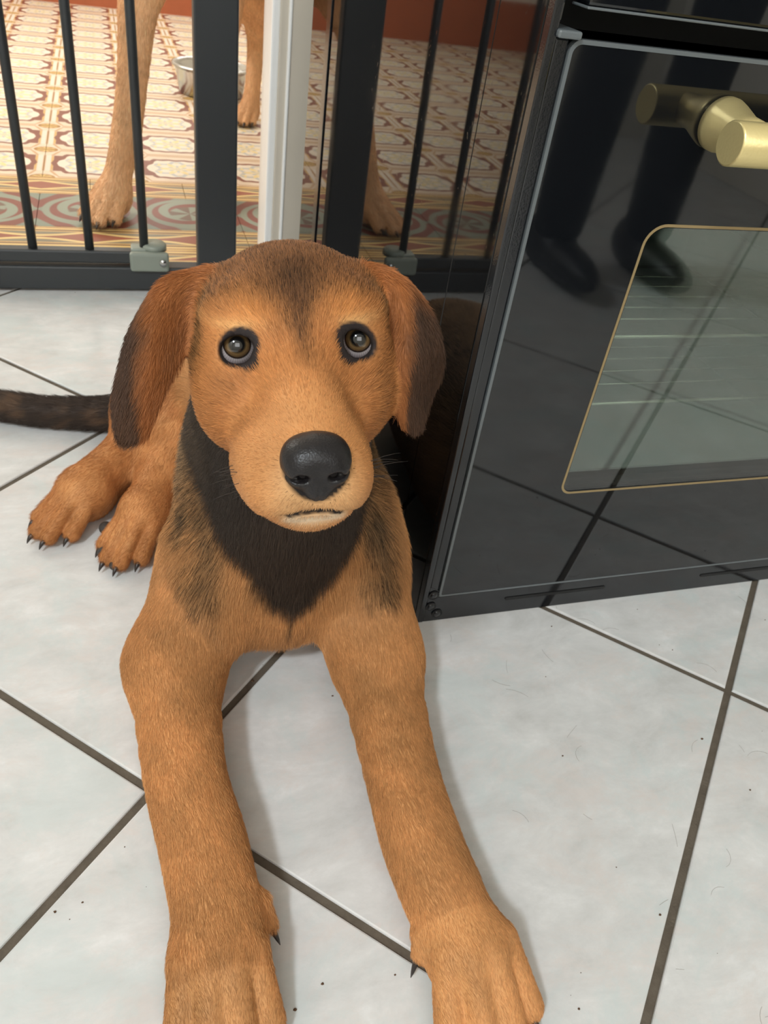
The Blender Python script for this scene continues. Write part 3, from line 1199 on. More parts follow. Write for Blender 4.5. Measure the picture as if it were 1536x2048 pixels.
# dewclaw toes
DEW = []
for a, b in ((atz(514, 1806, .028), atz(538, 1846, .020)), (atz(850, 1868, .030), atz(838, 1905, .022))):
    legs.append(cone(a, b, .009, .0055, k=.008, grp='foreleg'))
    DEW.append((b, (b - a) / np.linalg.norm(b - a)))
hind = chain([(-.19, .365, .105), (-.240, .325, .072)], [.062, .046], k=.03, grp='hind')
hind += chain([(-.240, .325, .072), (-.270, .290, .040), (-.306, .247, .031), (-.322, .227, .029)], [.046, .0300, .0270, .0275], k=.02, grp='hind')
p1, tp = paw_prims((-.332, .215, .026), (-.75, -.80), .064, .026, .078, 'hind')
hind += p1
TIPS += tp
hind += chain([(-.19, .29, .055), (-.228, .250, .043), (-.248, .208, .033), (-.258, .186, .031)], [.046, .0320, .0265, .0270], k=.02, grp='hind')
p1, tp = paw_prims((-.269, .164, .026), (-.62, -.85), .062, .026, .072, 'hind')
hind += p1
TIPS += tp
tail = chain([(-.20, .40, .07), (-.27, .392, .030), (-.355, .404, .022), (-.427, .428, .021), (-.50, .462, .016), (-.56, .50, .012)], [.034, .023, .0185, .0175, .0125, .007], k=.02, grp='tail')
puppy_prims = body + hind + tail + legs + ears + head
import time as _t
_t0 = _t.time()
PV, PF = sdf_mesh(puppy_prims, (-.58, -.40, -.004), (-.004, .53, .45), 0.0019)
PV[:, 2] = np.maximum(PV[:, 2], 0.0006)
print('puppy mesh', len(PV), round(_t.time() - _t0, 1))


def closest(prims, V):
    best = np.full(len(V), 9.0)
    bi = np.zeros(len(V), int)
    fl = np.zeros((len(V), 3))
    ws = np.zeros(len(V))
    for i, q in enumerate(prims):
        if q.sub:
            continue
        m = np.linalg.norm(V - q.c, axis=1) < q.rad + 0.03
        d = np.full(len(V), 9.0)
        d[m] = q.f(V[m])
        b = d < best
        best[b] = d[b]
        bi[b] = i
        for sg in getattr(q, 'segs', [q]):
            ds = d if sg is q else np.where(m, sg.f(V), 9.0)
            w = np.exp(-np.clip(ds, -0.01, 1) / 0.008) * m
            fl += w[:, None] * sg.flow
            ws += w
    return bi, fl / (ws[:, None] + 1e-9)


BI, FLOW = closest(puppy_prims, PV)
GRP = np.array([q.grp for q in puppy_prims])[BI]
PN = vnormals(PV, PF)
HL = (PV - EM) @ HR * 100               # head-local centimetres
isH = GRP == 'head'
fh = HL - np.array([0, 10.2, -3.6])
fh /= np.linalg.norm(fh, axis=1)[:, None]
FLOW[isH] = fh[isH] @ HR.T


def lerp(c, t, col):
    return c * (1 - t[:, None]) + np.asarray(col) * t[:, None]


def puppy_colour(V, HL, G, EARS):
    n1 = vnoise(V, 60, 1)
    n2 = vnoise(V, 160, 2)
    TAN, RUST, PALE_T, BRN, BLK, SAB = lin(206, 150, 96), lin(190, 128, 76), lin(216, 164, 104), lin(132, 86, 48), lin(52, 45, 40), lin(160, 132, 98)
    c = np.tile(TAN, (len(V), 1))
    x, y, z = V.T
    lx, ly, lz = HL.T
    # trunk: sable back and flanks
    trunk = np.isin(G, ('body', 'neck'))
    up = smooth01(z, .13, .2) * smooth01(y, -.02, .06)
    c = np.where(trunk[:, None], lerp(c, np.clip(up * .9, 0, 1), SAB), c)
    # shoulder stripes, darker
    for sx in (-.222, -.070):
        st = np.exp(-((x - sx + (z - .13) * .12 * np.sign(sx + .15) + n2 * .004) / .018) ** 2) * smooth01(z, .085, .115) * smooth01(-y, -.12, -.03)
        c = np.where(trunk[:, None], lerp(c, np.clip(st * .8 * (0.8 + 0.4 * n2), 0, 1), lin(92, 76, 56)), c)
    # black collar and chest wedge under the chin
    w = .004 + np.clip(z - .095, 0, 1) * .60
    ed = (np.abs(x + .150) - w) / .012 + n2 * .35
    wedge = (1 - smooth01(ed, -.5, .7)) * smooth01(z + n1 * .004, .09, .105) * smooth01(-y, -.10, -.04)
    c = np.where(trunk[:, None], lerp(c, wedge * .97, BLK), c)
    sideneck = smooth01(z, .19, .23) * smooth01(np.abs(x + .16), .05, .07) * (1 - smooth01(y, .02, .08))
    c = np.where((G == 'neck')[:, None], lerp(c, sideneck * .8, lin(88, 70, 50)), c)
    c = np.where((G == 'hind')[:, None], lerp(np.tile(RUST, (len(V), 1)), smooth01(n1, -.2, .8) * .5, TAN), c)
    c = np.where((G == 'tail')[:, None], lerp(np.tile(lin(60, 48, 40), (len(V), 1)), smooth01(n2, .2, .9) * .5, lin(110, 84, 62)), c)
    cl = np.exp(-((x + .1495 + n1 * .0008) / .0016) ** 2) * smooth01(z, .055, .075) * (1 - smooth01(z, .11, .13)) * (y < .02)  # thin dark line paints in the shade of the chest cleft
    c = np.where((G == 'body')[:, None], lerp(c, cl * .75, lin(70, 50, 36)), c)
    # ---------------- head
    h = np.tile(lin(192, 129, 75), (len(V), 1))
    h = lerp(h, smooth01(ly, 1.5, 6) * .55, lin(212, 154, 98))
    crown = smooth01(lz + ly * -.12 + n1 * .3, 1.5, 3.0)
    h = lerp(h, crown * .95, lin(144, 96, 58))
    side = smooth01(np.abs(lx), 4.1, 5.2) * smooth01(-ly, 0.2, 2.0) * smooth01(lz, -3.0, -1.0)
    h = lerp(h, side * .75, lin(126, 92, 58))
    h = lerp(h, smooth01(n2 + .4 * n1, .3, 1.0) * .35 * smooth01(-ly, -7, 0), lin(150, 100, 58))
    wst = .25 + np.clip(lz - .4, 0, 4) * .42
    stripe = np.exp(-(lx / wst) ** 2 * .8) * smooth01(lz, -.2, 1.4) * (1 - smooth01(lz, 3.5, 5))
    h = lerp(h, np.clip(stripe * .8 + stripe * n2 * .2, 0, 1), lin(84, 58, 38))
    st2 = np.exp(-((lx - .1) / .5) ** 2) * smooth01(ly, -.6, .6) * (1 - smooth01(ly, 2.2, 4.2)) * (lz > -3)
    h = lerp(h, np.clip(st2 * .45, 0, 1), lin(110, 72, 44))
    for sx in (-1, 1):
        br = np.exp(-(((lx - sx * 2.5) / 1.2) ** 2 + ((lz - 1.9) / .75) ** 2))
        h = lerp(h, np.clip(br * .75, 0, 1), lin(214, 146, 80))
        brow2 = np.exp(-(((lx - sx * 3.3) / 1.4) ** 2 + ((lz - 1.25) / .28) ** 2)) * (ly > -2.5)
        h = lerp(h, np.clip(brow2 * .55, 0, 1), lin(226, 178, 116))
    # pale fur around the nose and lower lip
    nd = np.linalg.norm(HL - np.array([-.3, 8.2, -5.3]), axis=1)
    h = lerp(h, (1 - smooth01(nd, 1.6, 3.0)) * .6, lin(208, 168, 120))
    lip = np.exp(-((lz + 6.85) / .28) ** 2) * smooth01(ly, 6.0, 6.8) * (1 - smooth01(np.abs(lx + .35), 1.1, 1.9))
    h = lerp(h, np.clip(lip, 0, 1) * .9, lin(226, 206, 178))
    h = lerp(h, smooth01(-lz, 7.6, 8.6) * .5, lin(190, 134, 76))
    c = np.where((G == 'head')[:, None], h, c)
    # ---------------- ears
    e = np.tile(lin(166, 104, 58), (len(V), 1))
    dark = np.zeros(len(V))
    for ei, s_ in enumerate(EARS):
        g = s_.grid
        nu, nv = g.shape[:2]
        pts = g.reshape(-1, 3)
        near = np.where((np.linalg.norm(V - s_.c, axis=1) < s_.rad + .02) & (G == 'ear'))[0]
        for s0 in range(0, len(near), 4000):
            q = near[s0:s0 + 4000]
            d2 = (V[q] ** 2).sum(1)[:, None] + (pts ** 2).sum(1)[None] - 2 * V[q] @ pts.T
            j = d2.argmin(1)
            u, v = (j // nv) / (nu - 1), (j % nv) / (nv - 1)
            dark[q] = smooth01(v + 0.55 * (u - .55) + n2[q] * .07, .40 - .20 * ei, .60 - .20 * ei) * smooth01(u, .08, .35)  # dark rear edge and tip; right ear's wider band also paints in shade
    e = lerp(e, dark * .92, lin(70, 52, 40))
    c = np.where((G == 'ear')[:, None], e, c)
    return c * (1 + .12 * n1 + .09 * n2)[:, None]


PC = np.clip(puppy_colour(PV, HL, GRP, ears), 0.003, 1)
# bare dark skin: eye rims, inside of the mouth
BARE = np.zeros(len(PV))
for c, g, sx in zip(ECEN, gaze, (-1, 1)):
    q = PV - c
    al = q @ g
    perp = q - al[:, None] * g
    lxp, lup = perp @ hx * 100, perp @ hu * 100
    # rim is longer towards the inner lower corner
    t = np.sqrt(((lxp + sx * .10) / 1.14) ** 2 + ((lup + .12 + sx * .12 * lxp) / 1.06) ** 2)
    cor = np.sqrt(((lxp + sx * .55) / .55) ** 2 + ((lup + .82) / .58) ** 2)
    BARE = np.maximum(BARE, (1 - smooth01(np.minimum(t, cor), .93, 1.10)) * (al > 0) * isH)
mseg = mw
md = np.min([cone(mseg[i], mseg[i + 1], 0, 0).f(PV) for i in range(2, len(mseg) - 3)], 0)
MB = (1 - smooth01(md, .0024, .0034)) * isH
PC = lerp(PC, BARE, lin(40, 33, 32))
PC = lerp(PC, MB, lin(30, 22, 20))
BARE = np.maximum(BARE, MB)
nosed = np.linalg.norm((HL - np.array([-.2, 8.45, -3.95])) / np.array([1.72, 1.5, 1.75]), axis=1)
NB = (1 - smooth01(nosed, .95, 1.05)) * isH
BARE = np.maximum(BARE, NB)
PC = lerp(PC, NB, lin(24, 19, 19))

M_SKIN = mat_attr('puppy_skin', 'coat', 0.6, 0.25, bump=0.1, bs=500)
puppy = tag(empty('puppy', (-.16, .1, 0)), 'tan puppy with black chest lying on the white tiles, looking up', 'dog')
PO = np.array([-.16, .1, 0])
pb = np_mesh('body', PV - PO, PF, M_SKIN, puppy)
vcolor(pb, 'coat', PC)


def ppart(name, bm, mat, smooth=True, parent=None, label=None):
    bmesh.ops.translate(bm, verts=bm.verts, vec=-Vector(PO))
    o = obj(name, bm, mat, parent or puppy, smooth)
    if label:
        o['label'] = label
    return o


# nose leather
def NO(x, y, z):
    return (x - .2, y + 1.45, z - .72)


nprims = [hell(NO(0, 7.0, -2.5), (1.50, 1.40, 1.05), k=.006), hell(NO(.86, 7.0, -3.05), (.86, 1.35, 1.15), k=.006), hell(NO(-.86, 7.0, -3.05), (.86, 1.35, 1.15), k=.006),
          hell(NO(0, 6.95, -4.05), (.92, 1.15, 1.0), k=.006)]
for sx in (-1, 1):
    nprims.append(P(hell(NO(sx * .80, 8.4, -3.30), (.36, .75, .24), roll=-sx * 16).f, HW(*NO(sx * .80, 8.3, -3.3)), .008, k=.002, sub=True))
    nprims.append(P(cone(HW(*NO(sx * 1.1, 8.05, -3.4)), HW(*NO(sx * 1.85, 7.3, -3.15)), .0012, .0008).f, HW(*NO(sx * 1.5, 7.6, -3.3)), .008, k=.002, sub=True))
nprims.append(P(cone(HW(*NO(0, 8.45, -3.5)), HW(*NO(0, 7.7, -5.1)), .0005, .0008).f, HW(*NO(0, 8.1, -4.3)), .013, k=.0015, sub=True))
NC = HW(*NO(0, 7, -3.3))
NV_, NF_ = sdf_mesh(nprims, NC - .028, NC + .028, .0006)


def mat_nose():
    n = NT('nose_leather')
    vor = n.node('ShaderNodeTexVoronoi')
    vor.inputs['Scale'].default_value = 900
    n.link(n.coord(), vor.inputs['Vector'])
    n.set(color=lin4(27, 24, 25), rough=0.4, spec=0.42)
    n.bump(vor.outputs['Distance'], 0.35, 0.0004)
    return n.m


np_mesh('nose', NV_ - PO, NF_, mat_nose(), puppy)


# eyes
def mat_eye():
    n = NT('brown_eye')
    x, y, z = n.sep(n.coord('Object'))
    r = n.sqrt(n.add(n.mul(x, x), n.mul(z, z)))
    rr = n.m_('DIVIDE', r, ER)
    a = n.m_('ARCTAN2', z, x)
    fib = n.noise(9, 3, .6, None)
    col = n.ramp(rr, [(0.0, lin4(16, 17, 18)), (.33, lin4(18, 18, 18)), (.37, lin4(62, 50, 34)), (.44, lin4(112, 88, 56)), (.54, lin4(92, 70, 46)), (.585, lin4(36, 26, 22)), (.62, lin4(44, 34, 32)), (.66, lin4(188, 178, 178)), (.9, lin4(176, 162, 164))])
    fibc = n.mix(n.mul(n.step(n.m_('SINE', n.add(n.mul(a, 44.0), n.mul(fib, 8.0))), .3, .5), n.mul(n.step(rr, .32, .02), .25)), col, lin4(70, 52, 34))
    n.set(color=fibc, rough=0.12, spec=0.5, coat=1.0, coat_rough=0.01)
    return n.m


M_EYE = mat_eye()
for c, g in zip(ECEN, gaze):
    g = g + np.array([0, 0, 0.06])
    g /= np.linalg.norm(g)
    bm = bmesh.new()
    bmesh.ops.create_uvsphere(bm, u_segments=40, v_segments=28, radius=ER)
    # slight corneal bulge towards +Y
    for v in bm.verts:
        d = v.co.normalized()
        b = max(0, d.y - .80) / .20
        v.co += Vector((0, 1, 0)) * 0.0009 * b
    e = obj('eye', bm, M_EYE, puppy, True)
    xg = np.cross(g, [0, 0, 1])
    xg /= np.linalg.norm(xg)
    ug = np.cross(xg, g)
    e.matrix_local = Matrix([[xg[i], g[i], ug[i], (c - PO)[i]] for i in range(3)] + [[0, 0, 0, 1]])
# claws
for t, fd in TIPS:
    ppart('claw', claw_mesh(t, fd, .0085, .0030, .75), M_CLAW)
for t, fd in DEW:
    ppart('claw', claw_mesh(t, fd, .015, .0030, .3), M_CLAW)
# grey pads showing under the turned second hind foot
for q, zz, rr in (((212, 1056), .016, (.0075, .0085, .0065)), ((211, 1106), .013, (.0085, .0085, .0065)), ((234, 1130), .010, (.008, .007, .006))):
    bm = bmesh.new()
    bmesh.ops.create_uvsphere(bm, u_segments=16, v_segments=10, radius=1)
    pc = atz(*q, zz)
    for v in bm.verts:
        v.co = Vector((v.co.x * rr[0] + pc[0], v.co.y * rr[1] + pc[1], max(v.co.z * rr[2] + pc[2], .0008)))
    ppart('paw_pad', bm, M_PAD)
# whiskers
bm = bmesh.new()
for sx in (-1, 1):
    for k in range(13):
        a = np.array([-.45 + sx * (2.5 + .9 * rng.random()), 4.6 + 2.4 * rng.random(), -6.2 + 1.8 * rng.random()])
        L = 1.3 + 1.7 * rng.random()
        d = np.array([sx * (.75 + .3 * rng.random()), -.3 + .2 * rng.random(), -.25 + .5 * rng.random()])
        pts = [HW(*(a + d * L * t + np.array([0, -.5, -.55]) * L * .5 * t * t)) for t in np.linspace(0, 1, 5)]
        add_tube(bm, pts, [.00022, .0002, .00017, .00012, .00006], 4)
ppart('whiskers', bm, M_CLAW)['kind'] = 'stuff'
# fur: short hairs combed along the body, one curves object


def grow_fur(name, V, F, N, flow, colour, bare, length, dens, lift, seed, mat, parent, origin, radius=0.00011, agouti=None):
    r = np.random.default_rng(seed)
    T = np.concatenate([F[:, [0, 1, 2]], F[:, [0, 2, 3]]])
    a, b, c = V[T[:, 0]], V[T[:, 1]], V[T[:, 2]]
    ar = np.linalg.norm(np.cross(b - a, c - a), axis=1) / 2
    w = ar * 1e4 * dens[T].mean(1) * (1 - bare[T].mean(1) > .55)
    cnt = np.floor(w + r.random(len(w))).astype(int)
    ti = np.repeat(np.arange(len(T)), cnt)
    n = len(ti)
    u, v = r.random(n), r.random(n)
    fl = u + v > 1
    u[fl], v[fl] = 1 - u[fl], 1 - v[fl]
    B = np.stack([1 - u - v, u, v], 1)[:, :, None]

    def ip(A):
        A = A if A.ndim == 2 else A[:, None]
        return (A[T[ti]] * B).sum(1)
    p, nn, ff, cc = ip(V), ip(N), ip(flow), ip(colour)
    L = ip(length)[:, 0] * r.uniform(.65, 1.2, n)
    li = ip(lift)[:, 0] * r.uniform(.6, 1.4, n)
    nn /= np.linalg.norm(nn, axis=1)[:, None]
    clump = np.stack([vnoise(p, 180, seed + k) for k in range(3)], 1)
    ff = ff / (np.linalg.norm(ff, axis=1)[:, None] + 1e-9) + r.normal(size=(n, 3)) * .10 + clump * .13
    ff = ff - nn * (ff * nn).sum(1)[:, None]
    ff /= np.linalg.norm(ff, axis=1)[:, None] + 1e-9
    pts = np.zeros((n, 4, 3), np.float32)
    q = p - nn * 0.0004
    d = ff * np.cos(li * 1.5)[:, None] + nn * np.sin(li * 1.5)[:, None]
    for k in range(4):
        pts[:, k] = q - origin
        aang = li * (1.5, 1.0, .55)[min(k, 2)]
        q = q + (ff * np.cos(aang)[:, None] + nn * np.sin(aang)[:, None]) * (L / 3)[:, None]
    pts[:, :, 2] = np.maximum(pts[:, :, 2], .0004 - origin[2])
    col = cc * np.exp(r.normal(size=n) * .17)[:, None]
    if agouti is not None:
        ag = ip(agouti)[:, 0]
        k = r.random(n)
        dk = k < ag * .40
        col[dk] = col[dk] * .25
        lt = (k > 1 - ag * .30)
        col[lt] = col[lt] * 1.45
    cu = bpy.data.hair_curves.new(name)
    cu.add_curves([4] * n)
    cu.position_data.foreach_set('vector', pts.ravel())
    ra = cu.attributes.new('radius', 'FLOAT', 'POINT')
    ra.data.foreach_set('value', np.tile(np.array([1.0, .95, .7, .2], np.float32) * radius, n))
    ta = cu.attributes.new('tint', 'FLOAT_COLOR', 'CURVE')
    c4 = np.ones((n, 4), np.float32)
    c4[:, :3] = np.clip(col, .002, 1)
    ta.data.foreach_set('color', c4.ravel())
    cu.materials.append(mat)
    o = bpy.data.objects.new(name, cu)
    COL.objects.link(o)
    o.parent = parent
    o['kind'] = 'stuff'
    print(name, n)
    return o


M_FUR = mat_attr('fur', 'tint', 0.5, 0.28)
isE, isN, isB = GRP == 'ear', GRP == 'neck', GRP == 'body'
LEN = np.full(len(PV), .0085)
LEN[isB] = .0135
LEN[isN] = .0140
LEN[GRP == 'tail'] = .013
LEN[GRP == 'foreleg'] = .0066
toe = (GRP == 'foreleg') & (PV[:, 1] < -.305)
LEN[toe] = .0042
LEN[(GRP == 'hind') & (PV[:, 1] < .215)] = .006
headL = .0030 + .0042 * smooth01(-HL[:, 1], -7.5, 2.0) * (1 - .4 * smooth01(HL[:, 2], 1.5, 3.5)) + .004 * smooth01(-HL[:, 2], 6.9, 8.5)
LEN[isH] = headL[isH]
LEN[isE] = .0075
eyed = np.min([np.linalg.norm(PV - (c + g * .012), axis=1) for c, g in zip(ECEN, gaze)], 0)
LEN = LEN * (.45 + .55 * smooth01(eyed, .010, .026))
DENS = np.full(len(PV), 45.0)
DENS[isB | isN] = 62
DENS[GRP == 'foreleg'] = 125
DENS[isH] = 175
DENS[isE] = 120
DENS[(PV[:, 1] > .2)] *= .7
LIFT = np.full(len(PV), .22)
LIFT[isH] = .20
LIFT[isN] = .30
AGO = np.zeros(len(PV))
sab = lin(110, 86, 60)
lum = PC.mean(1)
AGO[isB | isN] = (smooth01(lum, .03, .06) * (1 - smooth01(lum, .22, .30)))[isB | isN]
AGO[isH] = (.5 * smooth01(lum, .03, .06) * (1 - smooth01(lum, .17, .26)))[isH]
S.cycles_curves.shape = 'RIBBONS'
grow_fur('fur', PV, PF, PN, FLOW, PC, BARE, LEN, DENS, LIFT, 5, M_FUR, puppy, PO, .000105, AGO)
# ---------------------------------------------------------------- grown dog standing behind the gate
def adult():
    hd = np.array([-.36, -.93, 0.0])            # the way it faces
    hd /= np.linalg.norm(hd)
    sd = np.array([-hd[1], hd[0], 0.0])
    R = np.stack([sd, hd, [0, 0, 1]], 1)
    pr = []
    pr += [ell((-.165, 1.36, .535), (.105, .20, .15), R, k=.06), ell((-.06, 1.62, .555), (.095, .22, .12), R, k=.06), ell((.05, 1.88, .565), (.10, .16, .12), R, k=.06),
           ell((-.205, 1.24, .53), (.075, .08, .10), R, k=.05)]
    pr += chain([(-.19, 1.28, .60), (-.235, 1.17, .72), (-.262, 1.10, .83)], [.10, .075, .068], k=.05)
    hc = np.array([-.275, 1.07, .865])
    pr += [ell(hc, (.066, .075, .062), R, k=.03), cone(hc + hd * .04 + [0, 0, -.012], hc + hd * .145 + [0, 0, -.032], .042, .030, k=.03),
           ell(hc + hd * .09 + [0, 0, -.05], (.034, .06, .022), R, k=.02)]
    for s_ in (-1, 1):
        a = hc + sd * s_ * .055 + [0, 0, .045]
        pr.append(sheet([[a + hd * .02, a - hd * .035], [a + sd * s_ * .035 + hd * .03 + [0, 0, -.03], a + sd * s_ * .04 - hd * .04 + [0, 0, -.025]],
                         [a + sd * s_ * .04 + hd * .015 + [0, 0, -.10], a + sd * s_ * .04 - hd * .02 + [0, 0, -.10]]], .006, .005, 30, 16, k=.012))
    # fore legs: the visible one, and its fellow behind the gate post
    pr += chain([(-.190, 1.30, .50), (-.186, 1.27, .42), (-.2045, 1.222, .36), (-.2215, 1.208, .25), (-.2405, 1.203, .15), (-.257, 1.200, .09), (-.268, 1.193, .055)],
                [.060, .046, .033, .0265, .0265, .0245, .030], k=.04)
    p, t1 = paw_prims((-.281, 1.180, .034), (-.42, -.90), .086, .034, .105, 'a')
    pr += p
    dx = .058
    pr += chain([(-.10 + dx, 1.36, .50), (-.085 + dx, 1.36, .42), (-.09 + dx, 1.335, .36), (-.10 + dx, 1.325, .25), (-.108 + dx, 1.32, .15), (-.112 + dx, 1.318, .085), (-.114 + dx, 1.312, .05)],
                [.058, .042, .030, .0245, .0255, .0225, .026], k=.04)
    p, t2 = paw_prims((-.118 + dx, 1.300, .030), (-.10, -1), .074, .030, .085, 'a')
    pr += p
    # hind legs
    pr += chain([(.10, 1.93, .50), (.122, 1.90, .38), (.14, 1.99, .29), (.150, 2.085, .195), (.140, 2.060, .10), (.132, 2.045, .05)],
                [.085, .060, .036, .024, .0205, .024], k=.05)
    p, t3 = paw_prims((.120, 2.022, .028), (-.42, -.90), .074, .028, .085, 'a')
    pr += p
    pr += chain([(.00, 1.96, .50), (.035, 1.95, .38), (.062, 2.03, .29), (.060, 2.13, .20), (.045, 2.11, .10), (.037, 2.10, .05)],
                [.085, .060, .036, .024, .0205, .024], k=.05)
    p, t4 = paw_prims((.026, 2.08, .028), (-.42, -.90), .074, .028, .085, 'a')
    pr += p
    tl = chain([(.085, 2.02, .60), (.12, 2.12, .57), (.15, 2.19, .46), (.17, 2.23, .34)], [.032, .022, .017, .010], k=.03)
    pr += tl
    V, F = sdf_mesh(pr, (-.42, .90, -.002), (.28, 2.30, .96), .0048)
    V[:, 2] = np.maximum(V[:, 2], .0007)
    root = tag(empty('grown_dog', (-.05, 1.65, 0)), 'tall tan dog standing on the patterned floor behind the gate', 'dog')
    o0 = np.array([-.05, 1.65, 0])
    n1, n2 = vnoise(V, 18, 3), vnoise(V, 60, 4)
    c = np.tile(lin(230, 184, 138), (len(V), 1))
    c = lerp(c, smooth01(n1, .1, 1.0) * .5, lin(210, 152, 104))
    c = lerp(c, smooth01(-V[:, 2], -.55, -.25) * .25, lin(238, 202, 162))
    c = lerp(c, smooth01(V[:, 2], .60, .68) * (V[:, 1] > 1.25) * .7, lin(92, 66, 46))
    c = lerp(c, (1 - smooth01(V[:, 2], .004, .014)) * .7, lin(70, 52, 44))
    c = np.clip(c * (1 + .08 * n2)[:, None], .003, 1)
    bi, fl = closest(pr, V)
    fl[:, 2] -= .3
    zz = np.zeros(len(V))
    grow_fur('fur', V, F, vnormals(V, F), fl, c, zz, zz + .011, np.where(V[:, 2] < .5, 14.0, 4.0), zz + .2, 9, M_FUR, root, o0, .00028)
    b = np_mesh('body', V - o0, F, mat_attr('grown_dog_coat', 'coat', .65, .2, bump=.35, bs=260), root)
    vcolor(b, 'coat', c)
    for t in (t1, t2, t3, t4):
        for tip, fd in t:
            bm = claw_mesh(tip, fd, .012, .0042, .8)
            bmesh.ops.translate(bm, verts=bm.verts, vec=-Vector(o0))
            obj('claw', bm, M_CLAW, root, True)
    bm = bmesh.new()
    nc = hc + hd * .168 + [0, 0, -.022]
    add_lathe(bm, [(.002, -.012), (.016, -.008), (.019, 0), (.014, .009), (.003, .013)], (0, 0, 0), 'Y', 20)
    bmesh.ops.rotate(bm, verts=bm.verts, cent=(0, 0, 0), matrix=Matrix.Rotation(math.atan2(-hd[0], hd[1]), 3, 'Z'))
    bmesh.ops.translate(bm, verts=bm.verts, vec=Vector(nc - o0))
    obj('nose', bm, mat_nose(), root, True)
    for s_ in (-1, 1):
        bm = bmesh.new()
        bmesh.ops.create_uvsphere(bm, u_segments=20, v_segments=14, radius=.0125)
        e = obj('eye', bm, M_EYE, root, True)
        g = hd + sd * s_ * .35
        g /= np.linalg.norm(g)
        xg = np.cross(g, [0, 0, 1])
        p = hc + hd * .052 + sd * s_ * .036 + np.array([0, 0, .014]) - o0
        e.matrix_local = Matrix([[xg[i], g[i], (0, 0, 1)[i], p[i]] for i in range(3)] + [[0, 0, 0, 1]])


adult()


# ---------------------------------------------------------------- crumbs and shed hairs on the tiles
def crumbs():
    bm = bmesh.new()
    r = random.Random(4)
    spots = [atz(*q, 0) for q in ((1103, 1253), (1125, 1512), (1404, 1478), (1345, 1300), (1500, 1580), (1320, 1830), (1158, 2018), (1530, 1240), (665, 1392), (735, 1500), (790, 1950), (645, 1968), (590, 2020), (165, 1805), (110, 1824), (505, 1362), (150, 585))]
    for k in range(46):
        spots.append(np.array([r.uniform(-.7, .6), r.uniform(-.5, .0), 0]))
    for i, p in enumerate(spots):
        s_ = r.uniform(.0006, .0012) if i < 17 else r.uniform(.0002, .0006)
        g = bmesh.ops.create_icosphere(bm, subdivisions=1, radius=s_)
        for v in g['verts']:
            v.co = Vector((v.co.x * r.uniform(.8, 1.5) + p[0], v.co.y * r.uniform(.7, 1.2) + p[1], max(v.co.z * .6, -s_ * .3) + s_ * .3))
    tag(obj('crumbs', bm, simple('brown_crumb', (88, 62, 40), .8)), 'tiny brown crumbs scattered over the white tiles', 'crumbs', kind='stuff')
    bm = bmesh.new()
    for k in range(130):
        x, y = r.uniform(-.75, .7), r.uniform(-.5, .05)
        if -.31 < x < -.02 and y > -.40:
            continue
        a, L, cv = r.uniform(0, 6.28), r.uniform(.006, .024), r.uniform(-90, 90)
        pts = []
        for t in range(7):
            pts.append((x, y, .00025))
            x += math.cos(a) * L / 6
            y += math.sin(a) * L / 6
            a += cv * L / 6
        add_tube(bm, pts, .00007, 4)
    tag(obj('shed_hair', bm, simple('shed_brown_hair', (104, 84, 62), .7)), 'fine shed dog hairs lying on the white tiles', 'hair', kind='stuff')


crumbs()


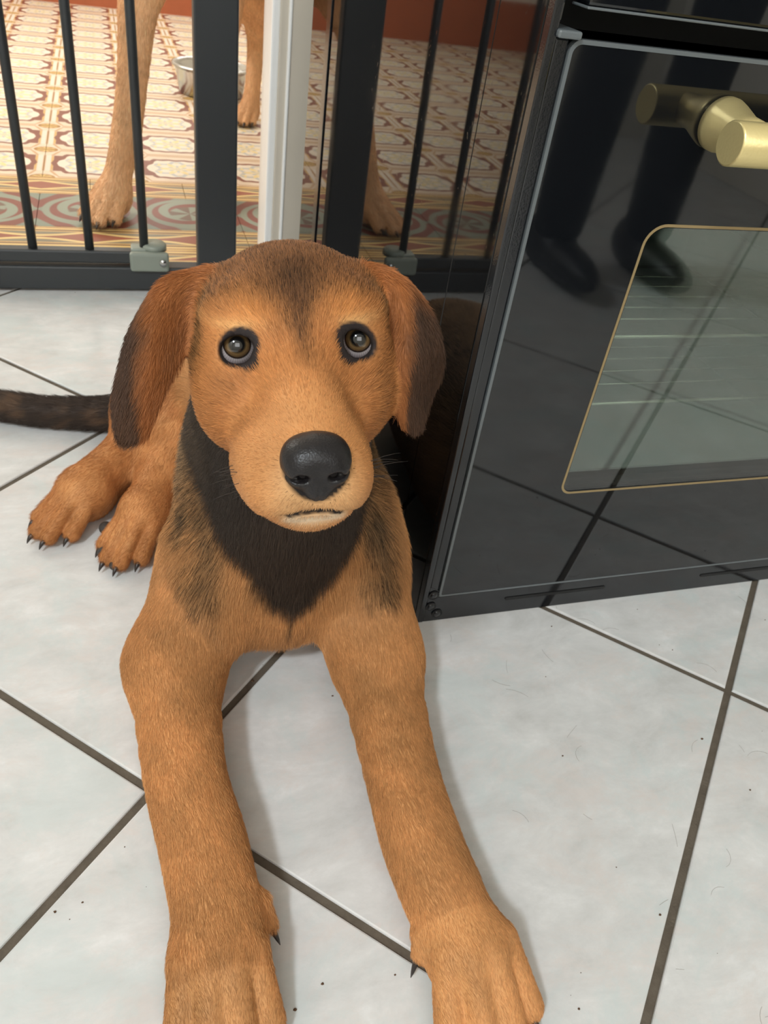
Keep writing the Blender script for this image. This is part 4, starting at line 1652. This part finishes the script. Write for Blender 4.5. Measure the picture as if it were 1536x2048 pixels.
# ---------------------------------------------------------------- person standing right of the lens, seen mirrored in the oven door
def standing_person(px, py):
    A = lambda x, y, z: (px + x, py + y, z)
    pr = [ell(A(0, -.01, .98), (.165, .105, .12), k=.08), ell(A(0, 0, 1.16), (.145, .10, .16), k=.08), ell(A(0, 0, 1.33), (.17, .105, .13), k=.08),
          cone(A(0, .0, 1.44), A(0, .015, 1.53), .055, .052, k=.04)]
    hc = np.array(A(0, .035, 1.615))
    pr += [ell(hc, (.073, .092, .108), k=.03), ell(hc + [0, .045, -.062], (.048, .045, .045), k=.03), cone(hc + [0, .088, .005], hc + [0, .108, -.022], .010, .014, k=.012)]
    for s_ in (-1, 1):
        pr += chain([A(s_ * .09, 0, .94), A(s_ * .10, .015, .70), A(s_ * .10, .015, .50), A(s_ * .105, -.005, .30), A(s_ * .11, -.01, .10)], [.092, .080, .062, .060, .052], k=.04)
        pr += chain([A(s_ * .165, 0, 1.385), A(s_ * .215, -.005, 1.25), A(s_ * .235, -.01, 1.11), A(s_ * .245, .03, .97), A(s_ * .25, .055, .87)], [.055, .048, .041, .036, .028], k=.03)
        h = np.array(A(s_ * .252, .066, .83))
        pr.append(ell(h, (.016, .038, .048), k=.012))
        for k, (dy, L) in enumerate(((.028, .066), (.010, .074), (-.008, .070), (-.026, .055))):
            b = h + [0, dy, -.038]
            pr += chain([b, b + [-s_ * .006, .004, -L * .5], b + [-s_ * .020, .008, -L * .95]], [.0092, .0085, .007], k=.006)
        pr += chain([h + [-s_ * .006, .030, .012], h + [-s_ * .014, .058, -.014], h + [-s_ * .018, .066, -.042]], [.012, .0105, .0085], k=.008)
        pr.append(ell(hc + [s_ * .076, -.008, -.005], (.010, .022, .032), k=.008))
    V, F = sdf_mesh(pr, (px - .31, py - .16, .03), (px + .31, py + .18, 1.76), .0065)
    o0 = np.array([px, py, 0])
    root = tag(empty('person', o0), 'standing person in black trousers and dark grey jumper, mirrored in the oven door', 'person')
    x, y, z = (V - o0).T
    c = np.tile(lin(15, 15, 16), (len(V), 1))
    c[z > .99] = lin(58, 60, 64)
    c[(z > 1.485)] = lin(214, 166, 138)
    c[(np.abs(x) > .2) & (z < .885)] = lin(214, 166, 138)
    b = np_mesh('body', V - o0, F, mat_attr('clothed_figure', 'coat', .75, .2, bump=.2, bs=120), root)
    vcolor(b, 'coat', c)
    h0 = hc - o0
    hp = [ell(h0 + [0, -.022, .022], (.083, .090, .105), k=.02), P(ell(h0 + [0, .07, -.03], (.072, .075, .090)).f, h0, .2, k=.02, sub=True)]
    V2, F2 = sdf_mesh(hp, h0 - .14, h0 + .14, .006)
    np_mesh('hair', V2, F2, simple('dark_brown_hair', (54, 38, 28), .55, bump=.5, bscale=200), root)
    for s_ in (-1, 1):
        bm = bmesh.new()
        bmesh.ops.create_uvsphere(bm, u_segments=16, v_segments=12, radius=.0125)
        e = obj('eye', bm, M_EYE, root, True)
        e.location = h0 + [s_ * .032, .072, .008]
        sp = [ell((s_ * .11, .045, .038), (.046, .135, .040), k=.02), ell((s_ * .11, -.035, .06), (.05, .062, .058), k=.03)]
        V3, F3 = sdf_mesh(sp, (s_ * .11 - .07, -.12, 0), (s_ * .11 + .07, .2, .13), .005)
        V3[:, 2] = np.maximum(V3[:, 2], .0005)
        np_mesh('shoe', V3, F3, simple('black_shoe_leather', (20, 20, 21), .45), root)
    bm = bmesh.new()
    add_tube(bm, [h0 + [-.022, .083, -.058], h0 + [0, .090, -.057], h0 + [.022, .083, -.058]], [.003, .005, .003], 8)
    obj('mouth', bm, simple('lip_skin', (178, 108, 96), .5), root, True)


standing_person(.72, -.95)
